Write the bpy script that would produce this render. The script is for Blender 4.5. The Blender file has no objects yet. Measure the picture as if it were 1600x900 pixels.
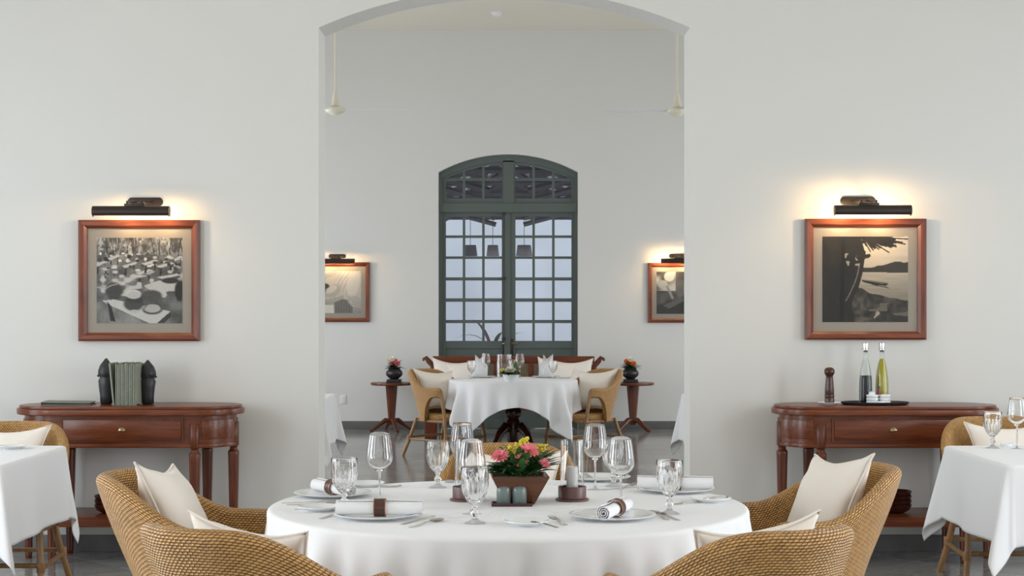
import bpy, bmesh, math, random
import numpy as np
from mathutils import Vector, Matrix
PI = math.pi
random.seed(7)
rng = np.random.default_rng(5)
scene = bpy.context.scene
col = scene.collection

# ------------------------------------------------------------------ camera
EYE, HOR, F = 1.45, 485.0, 2490.0
FW, BW = 9.6, 19.45           # near wall face and far wall face (distance from the camera)
cam_d = bpy.data.cameras.new('camera'); cam = bpy.data.objects.new('camera', cam_d); col.objects.link(cam)
cam.location = (0, 0, EYE); cam.rotation_euler = (PI/2, 0, 0)
cam_d.sensor_width = 36; cam_d.lens = F/1600*36; cam_d.shift_y = (HOR-450)/1600
cam_d.clip_start = .05; cam_d.clip_end = 200
cam_d.dof.use_dof = False
scene.camera = cam
# ------------------------------------------------------------------ world, exposure
w = bpy.data.worlds.new('sky'); scene.world = w; w.use_nodes = True
nt = w.node_tree; nt.nodes.clear()
sk = nt.nodes.new('ShaderNodeTexSky'); sk.sky_type = 'HOSEK_WILKIE'; sk.turbidity = 6; sk.ground_albedo = .5
sk.sun_direction = Vector((.3, -.5, .8)).normalized()
bg = nt.nodes.new('ShaderNodeBackground'); bg.inputs[1].default_value = 3.6
hs = nt.nodes.new('ShaderNodeHueSaturation'); hs.inputs['Saturation'].default_value = .25
wo = nt.nodes.new('ShaderNodeOutputWorld')
nt.links.new(sk.outputs[0], hs.inputs['Color']); nt.links.new(hs.outputs[0], bg.inputs[0]); nt.links.new(bg.outputs[0], wo.inputs[0])
scene.view_settings.view_transform = 'Standard'; scene.view_settings.look = 'None'
scene.view_settings.exposure = 0.60; scene.view_settings.gamma = 1
scene.view_settings.use_curve_mapping = False
cy = scene.cycles
cy.use_denoising = True; cy.max_bounces = 10; cy.diffuse_bounces = 5; cy.glossy_bounces = 5
cy.transmission_bounces = 10; cy.transparent_max_bounces = 12; cy.sample_clamp_indirect = 6
try: cy.denoiser = 'OPENIMAGEDENOISE'
except Exception: pass
# ------------------------------------------------------------------ window daylight (one area lamp in each window opening)
CEIL = 4.87
WIN_Z0, WIN_Z1 = .35, 3.05
def daylight(x, y, z, sx, sz, rot, power, color=(.86, .93, 1.0)):
    l = bpy.data.lights.new('window_daylight', 'AREA'); l.shape = 'RECTANGLE'; l.size = sx; l.size_y = sz
    l.energy = power; l.color = color
    o = bpy.data.objects.new('window_daylight', l); col.objects.link(o)
    o.location = (x, y, z); o.rotation_euler = rot
    return o
SIDE_F, SIDE_B = 5.0, 5.0
WZ = (WIN_Z0+WIN_Z1)/2; WH = WIN_Z1-WIN_Z0
FRONT_WIN_Y = [1.2, 4.6, 7.6]
WIN_P = {1.2: (50, 46), 4.6: (88, 76), 7.6: (40, 30)}
WIN_C = {1.2: (.90, .95, 1), 4.6: (.90, .95, 1), 7.6: (.76, .88, 1)}
BACK_WIN_Y = [11.8, 14.7, 17.6]
for y in FRONT_WIN_Y:
    daylight(-SIDE_F-.1, y, WZ, 1.6, WH, (0, -PI/2, 0), WIN_P[y][0], WIN_C[y]).rotation_euler = (PI/2, 0, -PI/2)
    daylight(SIDE_F+.1, y, WZ, 1.6, WH, (0, PI/2, 0), WIN_P[y][1], WIN_C[y]).rotation_euler = (PI/2, 0, PI/2)
for y in BACK_WIN_Y:
    daylight(-SIDE_B-.1, y, WZ, 1.6, WH, (0, 0, 0), 42, (.88, .94, 1)).rotation_euler = (PI/2, 0, -PI/2)
    daylight(SIDE_B+.1, y, WZ, 1.6, WH, (0, 0, 0), 30, (.9, .95, 1)).rotation_euler = (PI/2, 0, PI/2)
REAR_Y = -2.5
for x in (-3, 0, 3):
    daylight(x, REAR_Y-.1, WZ, 1.8, WH, (PI/2, 0, 0), 44, (1, .96, .9)).rotation_euler = (-PI/2, PI, 0)

# ------------------------------------------------------------------ tags
def tag(o, label=None, cat=None, group=None, kind=None):
    if label: o['label'] = label
    if cat: o['category'] = cat
    if group: o['group'] = group
    if kind: o['kind'] = kind
    return o
def empty(name, loc=(0, 0, 0), rz=0, label=None, cat=None, group=None):
    o = bpy.data.objects.new(name, None); col.objects.link(o)
    o.location = loc; o.rotation_euler = (0, 0, rz); o.empty_display_size = .1
    return tag(o, label, cat, group)
def copy_tree(o, parent=None):
    c = o.copy(); col.objects.link(c); c.parent = parent
    for ch in list(o.children): copy_tree(ch, c)
    return c
def dup(o, loc, rz=0, label=None, group=None):
    c = copy_tree(o); c.location = loc; c.rotation_euler = (0, 0, rz)
    if label: c['label'] = label
    if group: c['group'] = group
    return c
# ------------------------------------------------------------------ placing
def T(px, py, z):
    y = (EYE-z)*F/(py-HOR); return ((px-800)*y/F, y, z)
def X(px, y): return (px-800)*y/F
def Z(py, y): return EYE-(py-HOR)*y/F
# ------------------------------------------------------------------ mesh builder
class MB:
    def __init__(s): s.v = []; s.f = []; s.uv = {}
    def add(s, verts, faces, M=None):
        o = len(s.v)
        s.v += [tuple(M @ Vector(p)) for p in verts] if M is not None else [tuple(p) for p in verts]
        s.f += [tuple(i+o for i in f) for f in faces]
        return s
    def box(s, c, d, M=None, rz=0):
        x, y, z = [a/2 for a in d]
        vs = [Vector((sx*x, sy*y, sz*z)) for sx in (-1, 1) for sy in (-1, 1) for sz in (-1, 1)]
        R = Matrix.Rotation(rz, 3, 'Z')
        vs = [R @ v + Vector(c) for v in vs]
        return s.add(vs, [(0, 1, 3, 2), (4, 6, 7, 5), (0, 4, 5, 1), (2, 3, 7, 6), (0, 2, 6, 4), (1, 5, 7, 3)], M)
    def lathe(s, prof, seg=32, M=None, fn=None):
        vs = []; n = len(prof)
        for j, (r, z) in enumerate(prof):
            for i in range(seg):
                a = 2*PI*i/seg; rr = fn(r, z, a, j) if fn else r
                vs.append((rr*math.cos(a), rr*math.sin(a), z))
        fs = []
        for j in range(n-1):
            for i in range(seg):
                a, b = j*seg+i, j*seg+(i+1) % seg
                fs.append((a, b, b+seg, a+seg))
        if prof[0][0] > 1e-5: fs.append(tuple(range(seg-1, -1, -1)))
        if prof[-1][0] > 1e-5: fs.append(tuple((n-1)*seg+i for i in range(seg)))
        return s.add(vs, fs, M)
    def ring(s, prof, seg=32, M=None, fn=None):      # closed profile: a shell
        vs = []; n = len(prof)
        for j, (r, z) in enumerate(prof):
            for i in range(seg):
                a = 2*PI*i/seg; rr = fn(r, z, a, j) if fn else r
                vs.append((rr*math.cos(a), rr*math.sin(a), z))
        fs = []
        for j in range(n):
            k = (j+1) % n
            for i in range(seg):
                i2 = (i+1) % seg
                fs.append((j*seg+i, j*seg+i2, k*seg+i2, k*seg+i))
        return s.add(vs, fs, M)
    def tube(s, pts, rad, seg=10, M=None, flat=1.0):
        pts = [Vector(p) for p in pts]; n = len(pts)
        if not isinstance(rad, (list, tuple)): rad = [rad]*n
        vs = []; up = Vector((0, 0, 1)); prev = None
        for i, p in enumerate(pts):
            t = (pts[min(i+1, n-1)]-pts[max(i-1, 0)]).normalized()
            if prev is None:
                a = t.cross(up)
                if a.length < .05: a = t.cross(Vector((1, 0, 0)))
            else: a = prev - t*prev.dot(t)
            a.normalize(); prev = a; b = t.cross(a)
            for k in range(seg):
                an = 2*PI*k/seg
                vs.append(p + a*math.cos(an)*rad[i] + b*math.sin(an)*rad[i]*flat)
        fs = [(i*seg+k, i*seg+(k+1) % seg, (i+1)*seg+(k+1) % seg, (i+1)*seg+k) for i in range(n-1) for k in range(seg)]
        fs.append(tuple(range(seg-1, -1, -1))); fs.append(tuple((n-1)*seg+k for k in range(seg)))
        return s.add(vs, fs, M)
    def prism(s, poly, z0, z1, M=None):
        n = len(poly)
        vs = [(x, y, z0) for x, y in poly]+[(x, y, z1) for x, y in poly]
        fs = [tuple(range(n-1, -1, -1)), tuple(range(n, 2*n))]+[(i, (i+1) % n, n+(i+1) % n, n+i) for i in range(n)]
        return s.add(vs, fs, M)
    def build(s, name, mat, parent=None, smooth=False, bevel=0, seg=2, angle=40, label=None):
        me = bpy.data.meshes.new(name); me.from_pydata(s.v, [], s.f)
        bm = bmesh.new(); bm.from_mesh(me)
        bmesh.ops.recalc_face_normals(bm, faces=bm.faces)
        if bevel:
            es = [e for e in bm.edges if len(e.link_faces) == 2 and e.calc_face_angle(0) > .5]
            bmesh.ops.bevel(bm, geom=es, offset=bevel, segments=seg, affect='EDGES', profile=.6, clamp_overlap=True)
        bm.to_mesh(me); bm.free()
        if smooth or bevel:
            me.shade_smooth()
            try: me.set_sharp_from_angle(angle=math.radians(angle))
            except Exception: pass
        me.materials.append(mat)
        o = bpy.data.objects.new(name, me); col.objects.link(o); o.parent = parent
        if label: o['label'] = label
        return o
def grid_mesh(name, P, mat, parent=None, wrap=False, UV=None, cols=None, flip=False):
    """P: array (nu, nv, 3)"""
    nu, nv = P.shape[:2]
    idx = np.arange(nu*nv).reshape(nu, nv)
    if wrap: idx = np.concatenate([idx, idx[:1]], 0)
    a, b, c, d = idx[:-1, :-1], idx[1:, :-1], idx[1:, 1:], idx[:-1, 1:]
    q = np.stack([a, b, c, d] if not flip else [a, d, c, b], -1).reshape(-1, 4)
    me = bpy.data.meshes.new(name)
    me.vertices.add(nu*nv); me.vertices.foreach_set('co', P.reshape(-1).astype(np.float32))
    me.loops.add(q.size); me.loops.foreach_set('vertex_index', q.reshape(-1).astype(np.int32))
    me.polygons.add(len(q)); me.polygons.foreach_set('loop_start', (np.arange(len(q))*4).astype(np.int32))
    me.update(calc_edges=True); me.validate()
    me.shade_smooth()
    if UV is not None:
        l = me.uv_layers.new(name='UVMap'); l.data.foreach_set('uv', UV.reshape(-1, 2)[q.reshape(-1)].reshape(-1).astype(np.float32))
    if cols is not None:
        ca = me.color_attributes.new('Col', 'FLOAT_COLOR', 'POINT')
        c4 = np.concatenate([cols.reshape(-1, 3), np.ones((nu*nv, 1))], 1)
        ca.data.foreach_set('color', c4.reshape(-1).astype(np.float32))
    me.materials.append(mat)
    o = bpy.data.objects.new(name, me); col.objects.link(o); o.parent = parent
    return o
def stadium(L, R, n=14):
    pts = []
    for i in range(n+1):
        a = -PI/2+PI*i/n; pts.append((L+R*math.cos(a), R*math.sin(a)))
    for i in range(n+1):
        a = PI/2+PI*i/n; pts.append((-L+R*math.cos(a), R*math.sin(a)))
    return pts
# ------------------------------------------------------------------ materials
def srgb(*c):
    return tuple(((v/255)/12.92 if v/255 <= .04045 else ((v/255+.055)/1.055)**2.4) for v in c)
def principled(name, color, rough=.5, metal=0, spec=.5, coat=0, bump=0, bscale=200, sheen=0, trans=0, var=0, vscale=3):
    m = bpy.data.materials.new(name); m.use_nodes = True; t = m.node_tree; p = t.nodes['Principled BSDF']
    p.inputs['Base Color'].default_value = (*color, 1); p.inputs['Roughness'].default_value = rough
    p.inputs['Metallic'].default_value = metal; p.inputs['Specular IOR Level'].default_value = spec
    p.inputs['Coat Weight'].default_value = coat; p.inputs['Coat Roughness'].default_value = .12
    p.inputs['Sheen Weight'].default_value = sheen
    p.inputs['Transmission Weight'].default_value = trans
    tc = t.nodes.new('ShaderNodeTexCoord')
    if bump:
        n = t.nodes.new('ShaderNodeTexNoise'); n.inputs['Scale'].default_value = bscale; n.inputs['Detail'].default_value = 4
        b = t.nodes.new('ShaderNodeBump'); b.inputs['Strength'].default_value = bump; b.inputs['Distance'].default_value = .003
        t.links.new(tc.outputs['Object'], n.inputs['Vector']); t.links.new(n.outputs['Fac'], b.inputs['Height']); t.links.new(b.outputs[0], p.inputs['Normal'])
    if var:
        n = t.nodes.new('ShaderNodeTexNoise'); n.inputs['Scale'].default_value = vscale; n.inputs['Detail'].default_value = 5
        r = t.nodes.new('ShaderNodeMapRange'); r.inputs[3].default_value = 1-var; r.inputs[4].default_value = 1+var
        mx = t.nodes.new('ShaderNodeVectorMath'); mx.operation = 'SCALE'; mx.inputs[0].default_value = color
        t.links.new(tc.outputs['Object'], n.inputs['Vector']); t.links.new(n.outputs['Fac'], r.inputs[0]); t.links.new(r.outputs[0], mx.inputs['Scale']); t.links.new(mx.outputs[0], p.inputs['Base Color'])
    return m
def wood(name, c1, c2, rough=.3, axis=(1, 12, 12), coat=.2, scale=4):
    m = bpy.data.materials.new(name); m.use_nodes = True; t = m.node_tree; p = t.nodes['Principled BSDF']
    tc = t.nodes.new('ShaderNodeTexCoord'); mp = t.nodes.new('ShaderNodeMapping'); mp.inputs['Scale'].default_value = axis
    n = t.nodes.new('ShaderNodeTexNoise'); n.inputs['Scale'].default_value = scale; n.inputs['Detail'].default_value = 6; n.inputs['Distortion'].default_value = .8
    r = t.nodes.new('ShaderNodeValToRGB'); r.color_ramp.elements[0].position = .3; r.color_ramp.elements[1].position = .7
    r.color_ramp.elements[0].color = (*c1, 1); r.color_ramp.elements[1].color = (*c2, 1)
    t.links.new(tc.outputs['Object'], mp.inputs[0]); t.links.new(mp.outputs[0], n.inputs['Vector']); t.links.new(n.outputs['Fac'], r.inputs[0]); t.links.new(r.outputs[0], p.inputs['Base Color'])
    p.inputs['Roughness'].default_value = rough; p.inputs['Coat Weight'].default_value = coat; p.inputs['Coat Roughness'].default_value = .15; p.inputs['Specular IOR Level'].default_value = .35
    b = t.nodes.new('ShaderNodeBump'); b.inputs['Strength'].default_value = .08; b.inputs['Distance'].default_value = .002
    t.links.new(n.outputs['Fac'], b.inputs['Height']); t.links.new(b.outputs[0], p.inputs['Normal'])
    return m
def glassmat(name, color=(1, 1, 1), rough=0, ior=1.47):
    m = bpy.data.materials.new(name); m.use_nodes = True; t = m.node_tree; t.nodes.clear()
    g = t.nodes.new('ShaderNodeBsdfGlass'); g.inputs[0].default_value = (*color, 1); g.inputs['Roughness'].default_value = rough; g.inputs['IOR'].default_value = ior
    o = t.nodes.new('ShaderNodeOutputMaterial'); t.links.new(g.outputs[0], o.inputs[0]); return m
def thinglass(name, tint=(1, 1, 1), rough=.02, ior=1.5, k=1.0):
    m = bpy.data.materials.new(name); m.use_nodes = True; t = m.node_tree; t.nodes.clear()
    tr = t.nodes.new('ShaderNodeBsdfTransparent'); tr.inputs[0].default_value = (*tint, 1)
    gl = t.nodes.new('ShaderNodeBsdfGlossy'); gl.inputs['Roughness'].default_value = rough
    fr = t.nodes.new('ShaderNodeFresnel'); fr.inputs[0].default_value = ior
    mu = t.nodes.new('ShaderNodeMath'); mu.operation = 'MULTIPLY'; mu.inputs[1].default_value = k; mu.use_clamp = True
    mx = t.nodes.new('ShaderNodeMixShader'); o = t.nodes.new('ShaderNodeOutputMaterial')
    t.links.new(fr.outputs[0], mu.inputs[0]); t.links.new(mu.outputs[0], mx.inputs[0]); t.links.new(tr.outputs[0], mx.inputs[1]); t.links.new(gl.outputs[0], mx.inputs[2]); t.links.new(mx.outputs[0], o.inputs[0])
    return m
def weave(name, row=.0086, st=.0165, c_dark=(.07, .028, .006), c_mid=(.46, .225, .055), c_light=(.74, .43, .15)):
    """Twined cane: rows of short slanted stitches laid out on metre UVs."""
    m = bpy.data.materials.new(name); m.use_nodes = True; t = m.node_tree; p = t.nodes['Principled BSDF']
    def math_(op, a, b=None, clamp=False):
        n = t.nodes.new('ShaderNodeMath'); n.operation = op; n.use_clamp = clamp
        for i, v in enumerate((a, b)):
            if v is None: continue
            if isinstance(v, (int, float)): n.inputs[i].default_value = v
            else: t.links.new(v, n.inputs[i])
        return n.outputs[0]
    uv = t.nodes.new('ShaderNodeUVMap'); uv.uv_map = 'UVMap'
    wn = t.nodes.new('ShaderNodeTexNoise'); wn.inputs['Scale'].default_value = 9; t.links.new(uv.outputs[0], wn.inputs['Vector'])
    sep = t.nodes.new('ShaderNodeSeparateXYZ'); t.links.new(uv.outputs[0], sep.inputs[0])
    wob = math_('MULTIPLY', math_('SUBTRACT', wn.outputs['Fac'], .5), .010)
    V = math_('DIVIDE', math_('ADD', sep.outputs[1], wob), row); ri = math_('FLOOR', V); rf = math_('FRACT', V)
    U = math_('ADD', math_('ADD', math_('DIVIDE', sep.outputs[0], st), math_('MULTIPLY', ri, .5)), math_('MULTIPLY', rf, .32))
    si = math_('FLOOR', U); sf = math_('FRACT', U)
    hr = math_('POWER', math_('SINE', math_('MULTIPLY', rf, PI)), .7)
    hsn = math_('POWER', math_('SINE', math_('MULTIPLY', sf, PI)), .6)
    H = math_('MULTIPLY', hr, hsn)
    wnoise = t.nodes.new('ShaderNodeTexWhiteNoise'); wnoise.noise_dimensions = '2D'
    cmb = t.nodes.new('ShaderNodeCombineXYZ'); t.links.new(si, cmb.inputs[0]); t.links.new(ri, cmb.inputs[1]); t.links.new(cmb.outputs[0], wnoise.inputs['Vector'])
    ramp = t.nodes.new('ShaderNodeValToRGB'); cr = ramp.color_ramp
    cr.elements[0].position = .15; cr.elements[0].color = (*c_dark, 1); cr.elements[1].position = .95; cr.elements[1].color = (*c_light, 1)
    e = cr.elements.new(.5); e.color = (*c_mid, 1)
    f = math_('ADD', math_('MULTIPLY', H, .88), math_('MULTIPLY', wnoise.outputs['Value'], .22))  # relief drives the colour too: gaps between stitches get stain plus painted crease shade
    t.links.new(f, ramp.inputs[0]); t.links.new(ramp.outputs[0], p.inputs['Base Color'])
    b = t.nodes.new('ShaderNodeBump'); b.inputs['Strength'].default_value = 1; b.inputs['Distance'].default_value = .0035
    t.links.new(H, b.inputs['Height']); t.links.new(b.outputs[0], p.inputs['Normal'])
    p.inputs['Roughness'].default_value = .36; p.inputs['Specular IOR Level'].default_value = .6
    return m
def plaster(name, color):
    m = principled(name, color, rough=.75, spec=.25, var=.025, vscale=1.2)
    return m
def emis(name, color, s):
    m = bpy.data.materials.new(name); m.use_nodes = True; t = m.node_tree; t.nodes.clear()
    e = t.nodes.new('ShaderNodeEmission'); e.inputs[0].default_value = (*color, 1); e.inputs[1].default_value = s
    o = t.nodes.new('ShaderNodeOutputMaterial'); t.links.new(e.outputs[0], o.inputs[0]); return m
def printmat(name):
    m = bpy.data.materials.new(name); m.use_nodes = True; t = m.node_tree; p = t.nodes['Principled BSDF']
    a = t.nodes.new('ShaderNodeVertexColor'); a.layer_name = 'Col'; t.links.new(a.outputs[0], p.inputs['Base Color']); p.inputs['Roughness'].default_value = .6
    return m
M_wall = plaster('white_plaster', (.675, .66, .622))
M_wall2 = plaster('white_plaster_far_room', (.70, .695, .672))
M_ceil = plaster('ceiling_paint', (.76, .71, .62))
M_skirt = principled('grey_skirting', (.13, .13, .125), .45, var=.25, vscale=8)
M_mahog = wood('mahogany', (.085, .017, .005), (.19, .047, .012), .32, coat=.15)
M_mahogv = wood('mahogany_upright', (.075, .015, .005), (.16, .040, .011), .32, axis=(12, 12, 1), coat=.15)
M_darkwood = wood('dark_mahogany', (.030, .007, .005), (.060, .014, .009), .2, axis=(8, 8, 1))
M_frame = wood('frame_wood', (.105, .024, .010), (.20, .052, .021), .32, axis=(1, 10, 10))
M_framev = wood('frame_wood_upright', (.105, .024, .010), (.20, .052, .021), .32, axis=(10, 10, 1))
M_cloth = principled('white_linen', (.86, .86, .87), .85, spec=.15, bump=.15, bscale=900, sheen=.2)
M_cushion = principled('cream_cotton', (.88, .81, .73), .9, spec=.12, bump=.15, bscale=700, sheen=.2)
M_napkin = principled('napkin_cotton', (.86, .86, .88), .9, spec=.1, bump=.3, bscale=500)
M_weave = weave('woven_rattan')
M_cane = wood('rattan_pole', (.22, .11, .04), (.38, .21, .09), .35, axis=(6, 6, 1))
M_bind = principled('cane_binding', (.30, .15, .055), .4, bump=.5, bscale=120)
M_glass = glassmat('clear_glass')
M_crystal = glassmat('pressed_glass', ior=1.5)
M_pane = thinglass('window_pane', (.86, .90, .94), .05)
M_picglass = thinglass('picture_glass', (1, 1, 1), .02, 1.5, .35)
M_china = principled('white_china', (.84, .86, .86), .12, spec=.55)
M_steel = principled('polished_cutlery', (.62, .58, .53), .18, metal=1)
M_chrome = principled('chrome', (.75, .76, .78), .12, metal=1)
M_brass = principled('aged_brass', (.45, .36, .2), .3, metal=1)
M_bronze = principled('dark_bronze_metal', (.045, .035, .03), .38, metal=.6)
M_leather = principled('brown_leather', (.075, .03, .02), .4)
M_copper = principled('copper_trim', (.5, .22, .1), .25, metal=1)
M_holder = principled('brown_ceramic', (.13, .062, .055), .35, spec=.5)
M_tray = principled('plum_lacquer', (.08, .03, .035), .3)
M_celadon = principled('grey_green_ceramic', (.155, .20, .19), .28, spec=.6)
M_candle = principled('white_wax', (.85, .84, .82), .5)
M_candle.node_tree.nodes['Principled BSDF'].inputs['Subsurface Weight'].default_value = .2
M_planter = wood('planter_wood', (.075, .028, .015), (.15, .055, .026), .35)
M_green = principled('leaf_green', (.045, .13, .03), .4, var=.5, vscale=20)
M_green2 = principled('leaf_dark_green', (.02, .075, .02), .35, var=.4, vscale=20)
M_pink = principled('pink_petal', (.80, .21, .25), .55, var=.2, vscale=30)
M_pinkdeep = principled('deep_pink', (.45, .05, .09), .6)
M_yellow = principled('yellow_blossom', (.75, .62, .05), .6)
M_orange = principled('orange_petal', (.8, .2, .03), .5)
M_whitepetal = principled('white_petal', (.85, .82, .7), .6)
M_door = principled('green_grey_paint', (.105, .128, .118), .42, spec=.4, bump=.05, bscale=60)
M_black = principled('black_iron', (.02, .02, .022), .4)
M_pot = principled('black_pottery', (.025, .024, .026), .28)
M_cream = principled('cream_enamel', (.78, .74, .60), .35)
M_folder = principled('sage_cover', (.20, .215, .165), .6, var=.08, vscale=10)
M_folder2 = principled('sage_cover_light', (.27, .285, .225), .6, var=.08, vscale=10)
M_idol = principled('charred_wood', (.022, .022, .024), .45, bump=.4, bscale=60)
M_mat_taupe = principled('taupe_mat_board', (.36, .32, .27), .8)
M_print = printmat('photographic_print')
M_pepper = wood('pepper_mill_wood', (.035, .012, .008), (.08, .028, .018), .25, axis=(8, 8, 1))
M_oil = glassmat('olive_oil', (.62, .55, .03), ior=1.3)
M_oil = principled('olive_oil', (.42, .34, .015), .1, spec=.6)
M_vinegar = principled('dark_vinegar', (.005, .007, .012), .3, spec=.25)
M_bottle = thinglass('bottle_glass', (.97, .99, .98), .02, 1.5, .3)
M_stone = principled('grey_pebble', (.42, .43, .44), .6)
M_beam = principled('grey_timber', (.10, .085, .10), .6)
M_white = principled('white_paint', (.80, .80, .80), .5)
M_roof = principled('roof_boarding', (.20, .14, .13), .7, var=.3, vscale=2)
M_hazewall = principled('pale_render', (.74, .74, .76), .8, var=.14, vscale=.8)
M_ext = principled('pale_paving', (.78, .80, .82), .7, var=.15, vscale=1)
M_redleaf = principled('red_leaf', (.16, .04, .05), .45)
def tile_mat():
    m = bpy.data.materials.new('polished_floor_tile'); m.use_nodes = True; t = m.node_tree; p = t.nodes['Principled BSDF']
    oi = t.nodes.new('ShaderNodeObjectInfo'); tc = t.nodes.new('ShaderNodeTexCoord')
    n = t.nodes.new('ShaderNodeTexNoise'); n.inputs['Scale'].default_value = 7; n.inputs['Detail'].default_value = 6
    t.links.new(tc.outputs['Object'], n.inputs['Vector'])
    ad = t.nodes.new('ShaderNodeMath'); ad.operation = 'MULTIPLY_ADD'; ad.inputs[1].default_value = .35; t.links.new(oi.outputs['Random'], ad.inputs[0])
    mu = t.nodes.new('ShaderNodeMath'); mu.operation = 'MULTIPLY'; mu.inputs[1].default_value = .65; t.links.new(n.outputs['Fac'], mu.inputs[0]); t.links.new(mu.outputs[0], ad.inputs[2])
    r = t.nodes.new('ShaderNodeValToRGB'); r.color_ramp.elements[0].color = (.18, .175, .165, 1); r.color_ramp.elements[1].color = (.37, .36, .34, 1)
    r.color_ramp.elements[0].position = .2; r.color_ramp.elements[1].position = .8
    t.links.new(ad.outputs[0], r.inputs[0]); t.links.new(r.outputs[0], p.inputs['Base Color'])
    p.inputs['Roughness'].default_value = .13; p.inputs['Specular IOR Level'].default_value = .7
    b = t.nodes.new('ShaderNodeBump'); b.inputs['Strength'].default_value = .12; b.inputs['Distance'].default_value = .002; t.links.new(n.outputs['Fac'], b.inputs['Height']); t.links.new(b.outputs[0], p.inputs['Normal'])
    return m
M_tile = tile_mat()
M_grout = principled('dark_grout', (.20, .195, .185), .8)

# ------------------------------------------------------------------ structure
def struct(name, mb, mat, parent=None, **k):
    o = mb.build(name, mat, parent, **k)
    if parent is None: o['kind'] = 'structure'
    return o
AX = -.045                      # building axis
# arched opening profile helper: polygon wall with arched hole, extruded in y
def arch_wall(name, x0, x1, z1, ox0, ox1, spring, rise, y0, y1, mat, sill=0):
    c = (ox0+ox1)/2; hw = (ox1-ox0)/2; R = (hw*hw+rise*rise)/(2*rise); zc = spring+rise-R
    n = 40; arc = []
    for i in range(n+1):
        x = ox0+(ox1-ox0)*i/n; arc.append((x, zc+math.sqrt(max(R*R-(x-c)**2, 0))))
    mb = MB()
    for (ya, sgn) in ((y0, 1), (y1, -1)):
        vs = [(x0, ya, 0), (ox0, ya, 0), (ox0, ya, spring), (x0, ya, z1)]
        mb.add([(x0, ya, 0), (ox0, ya, 0), (ox0, ya, spring), (ox0, ya, z1), (x0, ya, z1)], [(0, 1, 2, 3, 4)])
        mb.add([(x1, ya, 0), (ox1, ya, 0), (ox1, ya, spring), (ox1, ya, z1), (x1, ya, z1)], [(4, 3, 2, 1, 0)])
        for i in range(n):
            (xa, za), (xb, zb) = arc[i], arc[i+1]
            mb.add([(xa, ya, za), (xb, ya, zb), (xb, ya, z1), (xa, ya, z1)], [(0, 1, 2, 3)])
    # reveals
    mb.add([(ox0, y0, 0), (ox0, y1, 0), (ox0, y1, spring), (ox0, y0, spring)], [(0, 1, 2, 3)])
    mb.add([(ox1, y0, 0), (ox1, y1, 0), (ox1, y1, spring), (ox1, y0, spring)], [(3, 2, 1, 0)])
    for i in range(n):
        (xa, za), (xb, zb) = arc[i], arc[i+1]
        mb.add([(xa, y0, za), (xb, y0, zb), (xb, y1, zb), (xa, y1, za)], [(0, 1, 2, 3)])
    for xx in (x0, x1): mb.add([(xx, y0, 0), (xx, y1, 0), (xx, y1, z1), (xx, y0, z1)], [(0, 1, 2, 3)])
    mb.add([(x0, y0, z1), (x1, y0, z1), (x1, y1, z1), (x0, y1, z1)], [(0, 1, 2, 3)])
    me = bpy.data.meshes.new(name); me.from_pydata(mb.v, [], mb.f)
    bm = bmesh.new(); bm.from_mesh(me); bmesh.ops.remove_doubles(bm, verts=bm.verts, dist=1e-5); bmesh.ops.recalc_face_normals(bm, faces=bm.faces); bm.to_mesh(me); bm.free()
    me.materials.append(mat); o = bpy.data.objects.new(name, me); col.objects.link(o); o['kind'] = 'structure'
    return o, arc
SF = F/FW; TH = .32
OX0, OX1 = X(498, FW), X(1078, FW)
o, arcF = arch_wall('wall_middle', -SIDE_F, SIDE_F, CEIL, OX0, OX1, Z(43, FW), .235, FW, FW+TH, M_wall)
DX0, DX1 = X(685, BW), X(903, BW)
DSPR, DRISE = Z(269, BW), .22
o, arcB = arch_wall('wall_back', -SIDE_B, SIDE_B, CEIL, DX0, DX1, DSPR, DRISE, BW, BW+.35, M_wall2)
def side_wall(name, x, xo, wins, y0, y1, mat):
    mb = MB(); cuts = [y0]
    for y in wins: cuts += [y-.8, y+.8]
    cuts.append(y1); xm = (x+xo)/2; th = abs(xo-x)
    for i in range(0, len(cuts), 2):
        a, b = cuts[i], cuts[i+1]; mb.box((xm, (a+b)/2, CEIL/2), (th, b-a, CEIL))
    for y in wins:
        mb.box((xm, y, WIN_Z0/2), (th, 1.6, WIN_Z0)); mb.box((xm, y, (WIN_Z1+CEIL)/2), (th, 1.6, CEIL-WIN_Z1))
    return struct(name, mb, mat)
side_wall('wall_left', -SIDE_F, -SIDE_F-.3, FRONT_WIN_Y, REAR_Y, FW+.3, M_wall)
side_wall('wall_right', SIDE_F, SIDE_F+.3, FRONT_WIN_Y, REAR_Y, FW+.3, M_wall)
side_wall('wall_far_left', -SIDE_B, -SIDE_B-.3, BACK_WIN_Y, FW+.3, BW+.35, M_wall2)
side_wall('wall_far_right', SIDE_B, SIDE_B+.3, BACK_WIN_Y, FW+.3, BW+.35, M_wall2)
mb = MB()
xs = [-SIDE_F-.3, -3.9, -2.1, -.9, .9, 2.1, 3.9, SIDE_F+.3]
for i in range(0, 8, 2): mb.box(((xs[i]+xs[i+1])/2, REAR_Y-.15, CEIL/2), (xs[i+1]-xs[i], .3, CEIL))
for i in (1, 3, 5):
    c = (xs[i]+xs[i+1])/2; mb.box((c, REAR_Y-.15, WIN_Z0/2), (1.8, .3, WIN_Z0)); mb.box((c, REAR_Y-.15, (WIN_Z1+CEIL)/2), (1.8, .3, CEIL-WIN_Z1))
struct('wall_rear', mb, M_wall)
mb = MB(); mb.box((0, (REAR_Y+BW)/2, CEIL+.1), (10.6, BW-REAR_Y+.7, .2)); struct('ceiling', mb, M_ceil)
mb = MB()
mb.box(((-SIDE_F+OX0)/2, FW-.0075, .05), (OX0+SIDE_F-.0, .015, .1)); struct('baseboard_near_left', mb, M_skirt, bevel=.003)
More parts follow.
